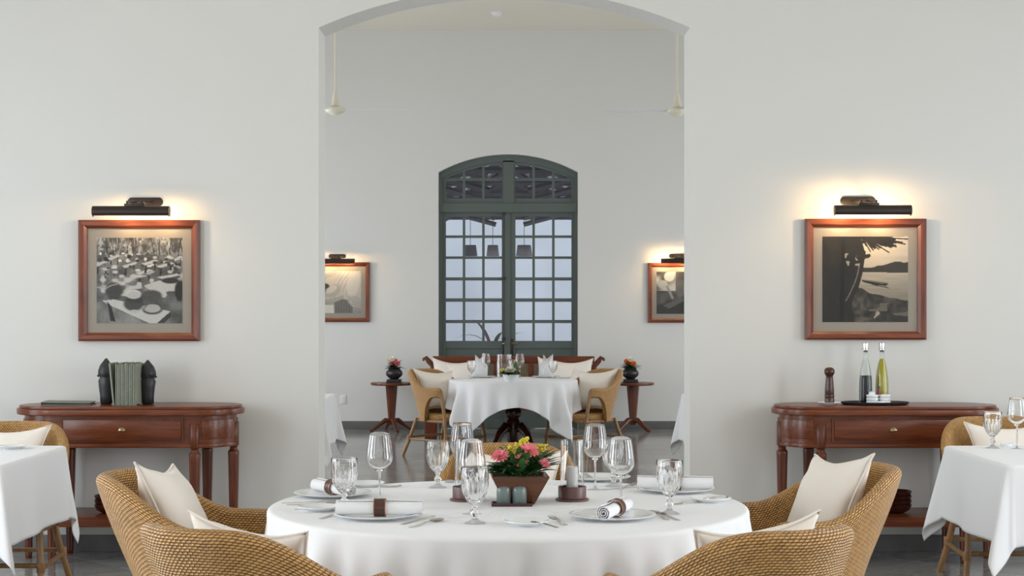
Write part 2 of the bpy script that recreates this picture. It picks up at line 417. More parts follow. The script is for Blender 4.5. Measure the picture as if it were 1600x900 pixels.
mb = MB(); mb.box(((SIDE_F+OX1)/2, FW-.0075, .05), (SIDE_F-OX1, .015, .1)); struct('baseboard_near_right', mb, M_skirt, bevel=.003)
mb = MB(); mb.box(((-SIDE_B+DX0)/2, BW-.0075, .05), (DX0+SIDE_B, .015, .1)); struct('baseboard_far_left', mb, M_skirt, bevel=.003)
mb = MB(); mb.box(((SIDE_B+DX1)/2, BW-.0075, .05), (SIDE_B-DX1, .015, .1)); struct('baseboard_far_right', mb, M_skirt, bevel=.003)
# floor with diagonal tiles
mb = MB(); mb.box((0, (REAR_Y+BW)/2, -.054), (10.6, BW-REAR_Y+.9, .1)); floor = struct('floor', mb, M_grout)
TS = .42; dg = TS*math.sqrt(2)
tm = MB(); h = TS/2-.0025
tm.box((0, 0, -.002), (2*h, 2*h, .004)); tile0 = tm.build('tile', M_tile, floor, bevel=.0008, seg=1)
tile_used = False; rest = MB(); cnt = 0; cand = []
ny = int((BW+3)/(dg/2))+2
for j in range(-6, ny):
    for i in range(-10, 11):
        x = (i+.5*(j % 2))*dg+AX; y = j*dg/2
        if y < REAR_Y or y > BW+.2 or abs(x) > 5.1: continue
        cand.append((x, y))
def seen(x, y):
    if y < 8.5: return False
    hw = 800/F*y+.25
    if y > FW+.3: hw = min(hw, 290/F*BW+.0, 1.12*y/FW+.3)
    return abs(x) < hw
vis = sorted([c for c in cand if seen(*c)], key=lambda c: c[1])[:300]; vs_ = set(vis)
for c in cand:
    if c in vs_:
        if not tile_used: t = tile0; tile_used = True
        else: t = tile0.copy(); col.objects.link(t); t.parent = floor
        t.location = (c[0], c[1], 0); t.rotation_euler = (0, 0, PI/4)
    else:
        rest.box((c[0], c[1], -.002), (2*h, 2*h, .004), rz=PI/4)
r_ = rest.build('outer_tiles', M_tile, floor); r_['kind'] = 'stuff'

# ------------------------------------------------------------------ arched double door (far wall)
DY = BW+.12
def bx(mb, px0, py0, px1, py1, y0, y1):
    xa, xb, za, zb = X(px0, BW), X(px1, BW), Z(py1, BW), Z(py0, BW)
    mb.box(((xa+xb)/2, (y0+y1)/2, (za+zb)/2), (xb-xa, y1-y0, zb-za))
def arcz(x, inset=0):
    hw = (DX1-DX0)/2; R = (hw*hw+DRISE**2)/(2*DRISE); zc = DSPR+DRISE-R; c = (DX0+DX1)/2
    return zc+math.sqrt(max((R-inset)**2-(x-c)**2, 0))
mb = MB(); n = 32
fr = .045
for (a, b) in ((DX0, DX0+fr), (DX1-fr, DX1)): mb.box(((a+b)/2, DY+.03, (DSPR-.002)/2), (b-a, .116, DSPR-.002))
for i in range(n):   # arched head
    xa = DX0+(DX1-DX0)*i/n; xb = DX0+(DX1-DX0)*(i+1)/n
    za, zb = arcz(xa)-.0, arcz(xb)-.0; ia, ib = za-.085, zb-.085
    vs = [(xa, y, z) for y in (DY-.03, DY+.09) for z in (ia, za)]+[(xb, y, z) for y in (DY-.03, DY+.09) for z in (ib, zb)]
    mb.add(vs, [(0, 1, 3, 2), (4, 6, 7, 5), (0, 2, 6, 4), (1, 5, 7, 3), (0, 4, 5, 1), (2, 3, 7, 6)])
bx(mb, 686, 317, 902, 331, DY-.045, DY+.09)
door = struct('door_1', mb, M_door)
# transom lights
def transom(cols_px, xl, xr):
    mb = MB(); y0, y1 = DY-.01, DY+.05
    zbot = Z(317, BW)
    bx(mb, xl, 309, xr, 318, y0, y1)
    edges = [xl]+[v for c in cols_px for v in c]+[xr]
    for i in range(0, len(edges), 2):
        a, b = X(edges[i], BW), X(edges[i+1], BW); zt = min(arcz(a), arcz(b))-.02
        mb.box(((a+b)/2, (y0+y1)/2, (zbot+zt)/2), (b-a, y1-y0-.006, zt-zbot))
    bx(mb, xl, 277, xr, 281, y0+.006, y1-.006)
    # arched inner rail
    m = 12; y0 -= .002; y1 += .002
    for i in range(m):
        xa = X(xl, BW)+(X(xr, BW)-X(xl, BW))*i/m; xb = X(xl, BW)+(X(xr, BW)-X(xl, BW))*(i+1)/m
        za, zb = arcz(xa)-.05, arcz(xb)-.05
        vs = [(xa, y, z) for y in (y0, y1) for z in (za-.06, za)]+[(xb, y, z) for y in (y0, y1) for z in (zb-.06, zb)]
        mb.add(vs, [(0, 1, 3, 2), (4, 6, 7, 5), (0, 2, 6, 4), (1, 5, 7, 3), (0, 4, 5, 1), (2, 3, 7, 6)])
    o = mb.build('transom_light', M_door, door)
    for (a, b) in cols_px:
        p = MB(); xa, xb = X(a, BW)-.01, X(b, BW)+.01
        p.box(((xa+xb)/2, DY+.02, (Z(281, BW)+Z(310, BW))/2), (xb-xa, .004, Z(281, BW)-Z(310, BW)+.02)); p.build('pane', M_pane, o)
        p = MB(); z0 = Z(277, BW)-.01
        pts = [(xa, z0), (xb, z0), (xb, arcz(xb)-.08), ((xa+xb)/2, arcz((xa+xb)/2)-.08), (xa, arcz(xa)-.08)]
        vs = [(x, y, z) for y in (DY+.018, DY+.022) for x, z in pts]
        p.add(vs, [(0, 1, 2, 3, 4), (9, 8, 7, 6, 5)]+[(i, (i+1) % 5, 5+(i+1) % 5, 5+i) for i in range(5)]); p.build('pane', M_pane, o)
LC = [(696, 722.5), (726.5, 753), (757, 784)]; RC = [(805.5, 832), (836, 863), (867, 893.5)]
transom(LC, 689, 790); transom(RC, 799, 899)
mb = MB(); bx(mb, 786, 250, 803, 318, DY-.03, DY+.07); mb.build('mullion', M_door, door)
ROWS = [(337, 367), (371, 400), (404, 433), (438, 466), (471.5, 500), (505, 533)]
def leaf(cols_px, xl, xr, handle_px):
    mb = MB(); y0, y1 = DY-.005, DY+.045
    zb, zt = .015, Z(331, BW)
    xe = [xl]+[v for c in cols_px for v in c]+[xr]
    for i in range(0, len(xe), 2):
        a, b = X(xe[i], BW), X(xe[i+1], BW); th = 0 if i in (0, len(xe)-2) else .008
        mb.box(((a+b)/2, (y0+y1)/2, (zb+zt)/2), (b-a, y1-y0-th*2, zt-zb)) if th == 0 else mb.box(((a+b)/2, (y0+y1)/2, (Z(337, BW)+Z(533, BW))/2), (b-a, y1-y0-th*2, Z(337, BW)-Z(533, BW)))
    bx(mb, xl, 331, xr, 337, y0+.001, y1-.001)
    for i in range(5): bx(mb, cols_px[0][0], ROWS[i][1], cols_px[-1][1], ROWS[i+1][0], y0+.007, y1-.007)
    bx(mb, xl+2, 533, xr-2, 545, y0+.001, y1-.001)
    bx(mb, xl+2, 545, xr-2, 668, y0+.018, y1-.014)
    bx(mb, xl+2, 655, xr-2, 670, y0+.001, y1-.001)
    o = mb.build('door_leaf', M_door, door, bevel=.002, seg=1)
    for (a, b) in cols_px:
        for (c, d) in ROWS:
            p = MB(); bx(p, a-.6, c-.6, b+.6, d+.6, DY+.018, DY+.022); p.build('pane', M_pane, o)
    hb = MB(); hx = X(handle_px, BW)
    hb.box((hx, y0-.006, Z(545, BW)), (.035, .012, .24)); hb.build('lock_plate', M_black, o, bevel=.003)
    hb = MB(); hb.tube([(hx, y0-.01, Z(537, BW)), (hx, y0-.05, Z(537, BW)), (hx+(.07 if handle_px > 795 else -.02), y0-.055, Z(537, BW))], .009, 8); hb.build('handle', M_brass, o, smooth=True)
    return o
l1 = leaf(LC, 690, 788.5, 787); l2 = leaf(RC, 797, 899, 800)
mb = MB(); bx(mb, 788, 331, 797.5, 668, DY-.02, DY+.05); mb.build('meeting_stile', M_door, door, bevel=.003)
mb = MB(); hx = X(787, BW); mb.tube([(hx, DY-.02, Z(333, BW)), (hx, DY-.02, Z(535, BW))], .008, 8)
for py in (333, 435, 530): mb.box((hx, DY-.02, Z(py, BW)), (.04, .03, .035))
mb.build('bolt_rod', M_black, door)

# ------------------------------------------------------------------ outside, beyond the door
mb = MB(); mb.box((0, 29, -.1), (30, 18.3, .1)); tag(struct('pavement_outside', mb, M_ext), kind='structure')
mb = MB(); mb.box((0, 36, 2.1), (26, .3, 4.2)); tag(struct('wall_outside', mb, M_hazewall), kind='structure')
pav = empty('garden_pavilion', (AX, 20.6, 0), 0, 'open-sided garden pavilion with timber trusses seen through the arched door', 'pavilion')
AP, HWD, SLP = 4.15, 2.7, .62; EV = AP-SLP*HWD; LEN = 12.6
for k in range(6):
    y = .4+k*2.3; tr = MB()
    for s in (-1, 1):
        tr.tube([(0, y, AP), (s*HWD, y, EV)], .07, 4); tr.tube([(s*.28, y, AP-.95), (s*1.15, y, AP-SLP*1.15+.0)], .05, 4)
    tr.tube([(-1.05, y, AP-SLP*1.05), (1.05, y, AP-SLP*1.05)], .05, 4)
    tr.build('truss', M_beam, pav)
    for s in (-1, 1):
        p = MB(); p.box((s*HWD, y, EV/2), (.18, .18, EV)); p.build('post', M_white, pav)
for k in range(14):
    for s in (-1, 1):
        y = .8+k*.88; p = MB(); p.tube([(0, y, AP+.06), (s*HWD, y, EV+.06)], .040, 4); p.build('batten', M_white, pav)
for s in (-1, 1):
    for k in range(14):
        y0 = k*.9; y1 = y0+.78; p = MB(); za, zb = AP+.15, AP+.15-SLP*2.2
        p.add([(0, y0, za), (0, y1, za), (s*2.2, y1, zb), (s*2.2, y0, zb), (0, y0, za+.04), (0, y1, za+.04), (s*2.2, y1, zb+.04), (s*2.2, y0, zb+.04)], [(3, 2, 1, 0), (4, 5, 6, 7), (0, 1, 5, 4), (1, 2, 6, 5), (2, 3, 7, 6), (3, 0, 4, 7)])
        p.build('roof_panel', M_roof, pav)
p = MB(); p.add([(-1.5, LEN, AP-SLP*1.5+.12), (1.5, LEN, AP-SLP*1.5+.12), (0, LEN, AP+.12), (-1.5, LEN+.05, AP-SLP*1.5+.12), (1.5, LEN+.05, AP-SLP*1.5+.12), (0, LEN+.05, AP+.12)], [(0, 1, 2), (5, 4, 3), (0, 3, 4, 1), (1, 4, 5, 2), (2, 5, 3, 0)]); p.build('gable_board', M_beam, pav)
def lamp_shade_out(px, wpx, dd, label):
    mb = MB(); x = X(px, dd); ww = wpx*dd/F/2
    e = empty('hanging_lantern', (x, dd, Z(400, dd)), 0, label, 'lantern')
    hh = Z(383, dd)-Z(400, dd)
    mb.ring([(ww, 0), (ww*.8, hh), (ww*.78, hh), (ww*.97, 0)], 20); mb.build('lamp_shade', M_beam, e, smooth=True)
    c = MB(); c.tube([(0, 0, hh*.5), (0, 0, AP-SLP*abs(x-AX)-e.location.z)], .006, 6); c.build('cord', M_black, e)
    c = MB(); c.tube([(-ww*.85, 0, hh*.6), (ww*.85, 0, hh*.6)], .01, 6); c.build('spider', M_black, e)
lamp_shade_out(735, 22, 28.4, 'dark hanging lantern in the pavilion, left of the three beyond the door')
lamp_shade_out(770, 20, 28.4, 'dark hanging lantern in the pavilion, middle of the three beyond the door')
lamp_shade_out(819, 26, 28.4, 'dark hanging lantern in the pavilion, right of the three beyond the door')
# plants outside
def blade(length, width, bend, seg=6, fold=.15):
    vs = []; fs = []
    for i in range(seg+1):
        t = i/seg; a = bend*t; y = length*t*math.cos(a*.6); z = -length*t*math.sin(a*.6)*.9*t
        wd = width*math.sin(PI*min(.98, .08+.92*t))**.8/2
        vs += [(-wd, y, z+wd*fold*2), (0, y, z), (wd, y, z+wd*fold*2)]
    for i in range(seg):
        a = i*3; fs += [(a, a+1, a+4, a+3), (a+1, a+2, a+5, a+4)]
    return vs, fs
def spiky_plant(loc, label, hgt, n, mats, wd=.05):
    e = empty('potted_plant', loc, 0, label, 'plant')
    m = MB(); m.ring([(.12, 0), (.17, .28), (.155, .28), (.11, .02)], 20); m.lathe([(.12, .0), (.16, .26)], 20); m.build('pot', M_pot, e, smooth=True)
    m = MB(); m.tube([(0, 0, .26), (.02, 0, hgt*.6)], .015, 6); m.build('stem', M_green2, e)
    for i in range(n):
        a = 2*PI*i/n*2.4; el = random.uniform(.3, 1.2); L = random.uniform(.3, .5)*hgt/1.2
        v, f = blade(L, wd, random.uniform(.3, 1.2))
        M = Matrix.Translation((.01, 0, hgt*(.35+.25*i/n))) @ Matrix.Rotation(a, 4, 'Z') @ Matrix.Rotation(el, 4, 'X')
        b = MB(); b.add(v, f, M); b.build('leaf', mats[i % len(mats)], e, smooth=True)
spiky_plant((X(768, 20.9), 20.9, -.05), 'tall potted plant with long red and green leaves outside the left door leaf', 1.7, 16, [M_redleaf, M_green2, M_redleaf], .06)
spiky_plant((X(818, 21.6), 21.6, -.05), 'potted plant with narrow dark leaves outside the right door leaf', 1.6, 12, [M_redleaf, M_green2], .05)
spiky_plant((X(775, 20.3), 20.3, -.05), 'short green leafy plant close outside the left door leaf', 1.15, 12, [M_green2, M_green], .07)

# ------------------------------------------------------------------ rattan tub chair
def make_tub():
    a, b, fy = .335, .42, .20
    nu, nv = 200, 64
    # plan curve by arc length
    ts = np.linspace(0, 1, 2001); pts = []
    Ls = fy; arc = []
    th = np.linspace(0, PI, 1401)
    xs = np.concatenate([np.full(300, a), a*np.cos(th), np.full(300, -a)])
    ys = np.concatenate([np.linspace(fy, 0.0005, 300), -b*np.sin(th), np.linspace(-.0005, fy, 300)])
    sq = np.clip(ys/fy, 0, 1); xs = xs-np.sign(xs)*.035*sq**2
    d = np.r_[0, np.cumsum(np.hypot(np.diff(xs), np.diff(ys)))]
    S = np.linspace(0, d[-1], nu); x = np.interp(S, d, xs); y = np.interp(S, d, ys)
    tx, ty = np.gradient(x), np.gradient(y); L = np.hypot(tx, ty); nx, ny_ = -ty/L, tx/L
    k = np.sign(nx*x+ny_*(y-.0)); k[k == 0] = 1; nx, ny_ = nx*k, ny_*k
    w = np.clip((-y+.03)/.42, 0, 1); w = w*w*(3-2*w)
    h = .69+.17*w
    endt = np.clip(np.minimum(S, d[-1]-S)/.05, 0, 1); rnd = np.sqrt(1-(1-endt)**2)
    T = .056
    h = h-.012*(1-rnd)
    q = np.clip((y-.0)/.13, 0, 1); zb = .36+(h-.085-.36)*np.sqrt(1-(1-q)**2)
    kt = .045+.145*w
    P = np.zeros((nu, nv, 3)); UV = np.zeros((nu, nv, 2))
    for i in range(nu):
        hr = T/2; H = h[i]-hr; full = .84-.36
        def off(z): return -kt[i]*np.clip((H-z)/full, 0, 1)**1.15
        zo = np.linspace(zb[i], H, 26); o1 = np.stack([off(zo), zo], 1)
        an = np.linspace(0, PI, 12)[1:-1]; o2 = np.stack([-hr+hr*np.cos(an), H+hr*np.sin(an)], 1)
        zi = np.linspace(H, zb[i], 26); o3 = np.stack([-T+off(zi)*1.0, zi], 1)
        pr = np.concatenate([o1, o2, o3], 0)
        pr = np.concatenate([pr, [[(o3[-1, 0]+o1[0, 0])/2, zb[i]-.012], o1[0]]], 0)
        # shrink to rounded tip
        c = np.array([-hr, (H+zb[i])/2]); 
        pr[:, 0] = c[0]+off(pr[:, 1])+(pr[:, 0]-c[0]-off(pr[:, 1]))*(.25+.75*rnd[i])
        dd = np.r_[0, np.cumsum(np.hypot(*np.diff(pr, axis=0).T))]
        V = dd-dd[26+5]
        P[i, :, 0] = x[i]+nx[i]*pr[:, 0]; P[i, :, 1] = y[i]+ny_[i]*pr[:, 0]; P[i, :, 2] = pr[:, 1]
        UV[i, :, 0] = S[i]; UV[i, :, 1] = V+2
    return P, UV
def woven_slab(name, poly, z0, z1, parent):
    n = len(poly); pa = np.array(poly); c = pa.mean(0)
    rings = [(1.0, z0), (1.02, z0+.008), (1.03, (z0+z1)/2), (1.01, z1-.006), (.97, z1), (.8, z1+.004), (.5, z1+.004), (.02, z1+.004)]
    P = np.zeros((n, len(rings), 3)); 
    for j, (s, z) in enumerate(rings): P[:, j, :2] = c+(pa-c)*s; P[:, j, 2] = z
    UV = P[:, :, :2].copy(); UV[:, :, 1] += P[:, :, 2]*1.0+3
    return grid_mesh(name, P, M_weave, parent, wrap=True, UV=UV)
def make_chair():
    e = empty('tub_chair')
    P, UV = make_tub()
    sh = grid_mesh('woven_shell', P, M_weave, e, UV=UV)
    poly = []
    for i in range(40):
        t = 2*PI*i/40; cx, sy = math.cos(t), math.sin(t)
        x = .245*math.copysign(abs(cx)**.55, cx); y = .03+(.235 if sy > 0 else .24)*math.copysign(abs(sy)**.6, sy)
        poly.append((x, y))
    woven_slab('seat', poly, .37, .425, e)
    m = MB()
    m.tube([(.255, .245, .36), (-.255, .245, .36)], .017, 10)
    for s in (-1, 1): m.tube([(s*.262, .25, .36), (s*.27, 0, .36), (s*.2, -.2, .36), (0, -.235, .36)], .015, 10)
    m.build('seat_frame', M_cane, e, smooth=True)
    legs = {}
    for s in (-1, 1):
        pf = [(s*.275, .185, .66), (s*.27, .235, .38), (s*.285, .26, .18), (s*.30, .27, 0)]
        m = MB(); m.tube(pf, [.018, .018, .0175, .016], 10); m.build('leg', M_cane, e, smooth=True)
        pb = [(s*.21, -.20, .38), (s*.235, -.26, .20), (s*.275, -.33, 0)]
        m = MB(); m.tube(pb, [.018, .0175, .016], 10); m.build('leg', M_cane, e, smooth=True)
    m = MB()
    for s in (-1, 1): m.tube([(s*.286, .258, .17), (s*.243, -.275, .17)], .012, 8)
    m.tube([(-.245, -.27, .19), (.245, -.27, .19)], .012, 8); m.tube([(-.285, .258, .19), (.285, .258, .19)], .012, 8)
    m.build('stretcher', M_cane, e, smooth=True)
    for s in (-1, 1):
        for (x, y, z) in ((.286, .258, .18), (.243, -.272, .18), (.27, .236, .36)):
            m = MB(); m.lathe([(.0205, -.025), (.022, -.02), (.022, .02), (.0205, .025)], 10, Matrix.Translation((s*x, y, z)))
            m.build('cane_binding', M_bind, e, smooth=True)
    return e
chair0 = make_chair(); chair0_used = False
def chair(x, y, face, label, group):
    global chair0_used
    if not chair0_used: c = chair0; chair0_used = True
    else: c = copy_tree(chair0)
    c.location = (x, y, 0); c.rotation_euler = (0, 0, face-PI/2)
    tag(c, label, 'chair', group); return c
# ------------------------------------------------------------------ cushions
def cushion_mesh(seed, S=.46, Tk=.085):
    n = 33; u = np.linspace(-1, 1, n); U, V = np.meshgrid(u, u, indexing='ij'); r = np.random.default_rng(seed)
    pinch = .2
    x = U*(1-pinch*(1-V**2)**1.0*np.abs(U)**2.0); z = V*(1-pinch*(1-U**2)*np.abs(V)**2.0)
    t = ((1-U**2).clip(0)**.55*(1-V**2).clip(0)**.55)*Tk
    ph = r.uniform(0, 6, 4)
    wr = .006*np.sin(5*U+3*V+ph[0])*np.sin(4*V+ph[1])*(1-U**2)*(1-V**2)+.004*np.sin(9*(U-V)+ph[2])*np.exp(-((np.abs(U)-1)**2+(np.abs(V)-1)**2)*3)
    A = np.stack([x*S/2, -(t+wr)-.002, z*S/2], -1); B = np.stack([x*S/2, (t+wr*.5)+.002, z*S/2], -1)
    return A, B
CM = {}
def cushion(loc, rz, tilt, roll, label, group='cushions in the dining chairs', seed=1, S=.46, Tk=.085):
    key = (seed, S, Tk)
    if key not in CM:
        A, B = cushion_mesh(seed, S, Tk); n = A.shape[0]
        v = np.concatenate([A.reshape(-1, 3), B.reshape(-1, 3)]); idx = np.arange(n*n).reshape(n, n)
        f = []
        for i in range(n-1):
            for j in range(n-1):
                a, b, c, d = idx[i, j], idx[i+1, j], idx[i+1, j+1], idx[i, j+1]
                f.append((a, b, c, d)); f.append((a+n*n, d+n*n, c+n*n, b+n*n))
        me = bpy.data.meshes.new('cushion'); me.from_pydata([tuple(p) for p in v], [], [tuple(int(k) for k in q) for q in f])
        bm = bmesh.new(); bm.from_mesh(me)
        bmesh.ops.holes_fill(bm, edges=[e for e in bm.edges if e.is_boundary], sides=0)
        A0 = [e for e in bm.edges if e.is_boundary]
        if A0: bmesh.ops.bridge_loops(bm, edges=A0)
        bmesh.ops.recalc_face_normals(bm, faces=bm.faces); bm.to_mesh(me); bm.free(); me.shade_smooth(); me.materials.append(M_cushion)
        # stitched edge piping
        per = [A[i, 0] for i in range(n)]+[A[n-1, j] for j in range(1, n)]+[A[i, n-1] for i in range(n-2, -1, -1)]+[A[0, j] for j in range(n-2, -1, -1)]
        pm = MB(); pm.tube([(p[0], 0, p[2]) for p in per], .0042, 6); po = pm.build('seam', M_cushion, None, smooth=True); pmesh = po.data; bpy.data.objects.remove(po)
        CM[key] = (me, pmesh)
    me, pmesh = CM[key]
    o = bpy.data.objects.new('cushion', me); col.objects.link(o)
    s = bpy.data.objects.new('seam', pmesh); col.objects.link(s); s.parent = o
    M = Matrix.Translation(loc) @ Matrix.Rotation(rz, 4, 'Z') @ Matrix.Rotation(tilt, 4, 'X') @ Matrix.Rotation(roll, 4, 'Y')
    o.matrix_world = M
    return tag(o, label, 'cushion', group)
def chair_cushion(c, label, seed=1, roll=0, dx=0, dy=-.13, dz=.66, tilt=.42, S=.46, yaw=0, group='cushions in the rattan chairs', Tk=.085):
    """cushion leaning on the back of chair c; local front of the cushion faces the chair's front"""
    a = c.rotation_euler.z; x, y = c.location.x, c.location.y
    lx = x+math.cos(a)*dx-math.sin(a)*dy; ly = y+math.sin(a)*dx+math.cos(a)*dy
    return cushion((lx, ly, dz), a+PI+yaw, tilt*-1, roll, label, group, seed, S, Tk)

# ------------------------------------------------------------------ tables and cloths
TZ = .75; CT = .757      # table top and cloth top
def drape(name, loc, perim, over, label, cat='tablecloth', flare=.1, amp=.05, group=None, zt=CT, rz=0, hang_n=26, er=.014, grow=.35):
    """perim: list of (x, y, nx, ny); over: hang length at each; folds(i) in -1..1 given by third list"""
    pts, ov, fold, fl = perim, over[0], over[1], over[2]
    n = len(pts); tops = [.0, .5, .85, .97]; rows = len(tops)+6+hang_n
    P = np.zeros((n, rows, 3)); 
    for i, (x, y, nx, ny) in enumerate(pts):
        r = 0
        for t in tops: P[i, r] = (x*t, y*t, zt); r += 1
        for k in range(6):
            a = PI/2*k/5; P[i, r] = (x+nx*er*math.sin(a), y+ny*er*math.sin(a), zt-er*(1-math.cos(a))); r += 1
        for k in range(1, hang_n+1):
            d = ov[i]*k/hang_n; t = d/.6
            o = er+d*fl[i]+fold[i]*amp*min(1, (d/grow))**1.1
            P[i, r] = (x+nx*o, y+ny*o, zt-er-math.sqrt(max(d*d-(d*fl[i])**2, 0))); r += 1
    o = grid_mesh(name, P, M_cloth, None, wrap=True)
    md = o.modifiers.new('hem', 'SOLIDIFY'); md.thickness = .0025; md.offset = -1
    o.location = loc; o.rotation_euler = (0, 0, rz)
    return tag(o, label, cat, group)
def folds_round(n, seed, ks=(9, 14, 23)):
    r = np.random.default_rng(seed); th = np.linspace(0, 2*PI, n, endpoint=False); f = 0
    for k in ks: f = f+np.sin(k*th+r.uniform(0, 6)+.8*np.sin(2*th+r.uniform(0, 6)))/len(ks)*1.5
    return th, f
def round_cloth(name, loc, R, L, label, square=False, rz=0, seed=1, amp=.04, flare=.06, ks=(9, 14, 23), n=420, corner_amp=0, grow=.35):
    th, f = folds_round(n, seed, ks)
    P = [(R*math.cos(t), R*math.sin(t), math.cos(t), math.sin(t)) for t in th]
    if square:
        ov = L/np.maximum(np.abs(np.cos(th)), np.abs(np.sin(th)))-R
        cw = np.abs(np.sin(2*th))**2
        f = f*(.8+.5*cw)+corner_amp*(np.cos(8*th+.5)*cw)
        ov = ov*(1+.03*np.sin(5*th))
    else: ov = np.full(n, L)*(1+.02*np.sin(3*th))
    fl = np.full(n, flare)
    return drape(name, loc, P, (ov, f, fl), label, amp=amp, rz=rz, grow=grow)
def square_cloth(name, loc, hx, hy, L, label, seed=1, group=None, rz=0, amp=.012):
    pts, ov, fo, fl = [], [], [], []
    rc = .03; r = np.random.default_rng(seed); ph = r.uniform(0, 6, 8)
    corners = [(hx-rc, hy-rc, 0), (-hx+rc, hy-rc, 1), (-hx+rc, -hy+rc, 2), (hx-rc, -hy+rc, 3)]
    for k, (cx, cy_, q) in enumerate(corners):
        for j in range(41):
            ph_ = PI/2*j/40; a = q*PI/2+ph_; nx, ny = math.cos(a), math.sin(a)
            pts.append((cx+rc*nx, cy_+rc*ny, nx, ny))
            s = math.sin(2*ph_); ov.append(L/max(math.cos(ph_), math.sin(ph_)))
            fl.append(.05+.15*s**2+.08*math.sin(6*ph_+ph[k])*s); fo.append(math.sin(8*ph_+ph[k])*s*1.6)
        nxt = corners[(k+1) % 4]; a = q*PI/2+PI/2; nx, ny = math.cos(a), math.sin(a)
        x0, y0 = cx+rc*nx, cy_+rc*ny; x1, y1 = nxt[0]+rc*nx, nxt[1]+rc*ny
        for j in range(1, 40):
            t = j/40; w = math.sin(PI*t)
            pts.append((x0+(x1-x0)*t, y0+(y1-y0)*t, nx, ny)); ov.append(L*(1+.015*math.sin(7*t+ph[4])))
            fl.append(.05); fo.append((math.sin(11*t+ph[k])*.8+math.sin(19*t+ph[k+4])*.4)*w)
    return drape(name, loc, pts, (ov, fo, fl), label, amp=amp, rz=rz, group=group)
def pedestal_table(loc, R, label, top=TZ, hx=None):
    e = empty('dining_table', loc, 0, label, 'table')
    m = MB()
    if hx: m.box((0, 0, top-.015), (2*hx, 2*hx, .03))
    else: m.lathe([(R-.01, top-.03), (R, top-.025), (R, top-.003), (R-.004, top)], 64)
    m.build('tabletop', M_darkwood, e, smooth=not hx)
    m = MB(); m.lathe([(.10, top-.03), (.07, top-.06), (.05, top-.12), (.05, .54), (.07, .515), (.050, .50), (.074, .475), (.086, .43), (.074, .385), (.055, .365), (.068, .34), (.07, .20), (.05, .12), (.03, .08)], 32)
    m.build('pedestal_column', M_darkwood, e, smooth=True)
    for k in range(4):
        a = PI/4+k*PI/2; M = Matrix.Rotation(a, 4, 'Z'); m = MB()
        m.tube([(.03, 0, .27), (.11, 0, .285), (.19, 0, .22), (.25, 0, .11), (.33, 0, .033)], [.045, .045, .04, .035, .032], 10, M); m.build('leg', M_darkwood, e, smooth=True)
    return e
# main round table
MTX, MTY, MR = X(794, 5.67), 5.67, .845
pedestal_table((MTX, MTY, 0), MR-.01, 'round pedestal dining table hidden beneath the big white cloth in front')
round_cloth('tablecloth', (MTX, MTY, 0), MR-.012, .58, 'large white cloth hanging in soft folds over the round table in front', seed=4, amp=.022, flare=.05, ks=(17, 26, 41), grow=.14, n=720)
def polar(r, deg): return MTX+r*math.cos(math.radians(deg)), MTY+r*math.sin(math.radians(deg))
G_ch = 'rattan chairs around the front table'
CH = {}
for key, r, deg, turn, lab in (
    ('left', 1.09, 172, 6, 'honey rattan tub chair at the left of the round front table, with one upright cushion'),
    ('right', 1.14, 19, -4, 'honey rattan tub chair at the right of the round front table, before the oil bottles'),
    ('near_left', 1.22, 236, 0, 'nearest rattan tub chair on the left, seen from behind, cut by the lower edge'),
    ('near_right', 1.21, 301, 0, 'nearest rattan tub chair on the right, seen from behind, cut by the lower edge'),
    ('far', 1.06, 90, 0, 'rattan tub chair on the far side of the front table, behind the flower planter')):
    x, y = polar(r, deg); CH[key] = chair(x, y, math.radians(deg+180+turn), lab, G_ch)
chair_cushion(CH['left'], 'cream cushion standing in the left chair of the front table', 1, roll=.12, dz=.68)
chair_cushion(CH['right'], 'cream cushion standing in the right chair of the front table', 2, roll=-.1, dz=.69)
chair_cushion(CH['near_left'], 'cream cushion in the nearest left chair, mostly behind its woven back', 3, roll=-.06, dz=.625, dy=-.03, dx=-.03, tilt=.3)
chair_cushion(CH['near_right'], 'cream cushion in the nearest right chair, mostly behind its woven back', 4, roll=.06, dz=.63, dy=-.03, dx=.07, tilt=.3)
chair_cushion(CH['far'], 'cream cushion in the far chair behind the flowers', 5, roll=.04, dz=.64, dy=-.1)

# ------------------------------------------------------------------ tableware builders
def wine_mesh():
    k = 1.0
    out = [(.0005, 0), (.036, 0), (.037, .0012), (.030, .003), (.012, .006), (.0048, .011), (.0038, .03), (.0036, .09), (.0042, .112), (.008, .118), (.024, .129), (.039, .143), (.0460, .155), (.0475, .166), (.046, .190), (.042, .220), (.0375, .245), (.0355, .256)]
    inn = [(.0347, .2563), (.0366, .245), (.0411, .220), (.0451, .190), (.0466, .166), (.0450, .156), (.038, .1443), (.023, .1305), (.008, .1215), (.0005, .120)]
    m = MB(); m.lathe(out+inn, 40); return m
def goblet_mesh():
    out = [(.0005, 0), (.036, 0), (.037, .0025), (.033, .006), (.016, .012), (.010, .018), (.009, .024), (.0135, .032), (.0145, .040), (.009, .047), (.008, .055), (.011, .062), (.020, .071), (.031, .087), (.039, .108), (.0425, .130), (.042, .146), (.0425, .160), (.0425, .183), (.0415, .1855)]
    inn = [(.0398, .185), (.0395, .16), (.038, .13), (.034, .108), (.026, .09), (.016, .078), (.0005, .073)]
    def fn(r, z, a, j):
        if j < 20 and .062 < z < .135: return r*(1-.06*abs(math.cos(8*a)))+.001
        if j < 20 and .02 < z < .06: return r*(1-.06*abs(math.cos(3*a)))
        if j in (2, 3): return r*(1-.04*abs(math.cos(5*a)))
        return r
    out = [(a*(1.07 if b > .06 else 1), b) for a, b in out]; inn = [(a*1.07, b) for a, b in inn]
    m = MB(); m.lathe(out+inn, 96, fn=fn); return m
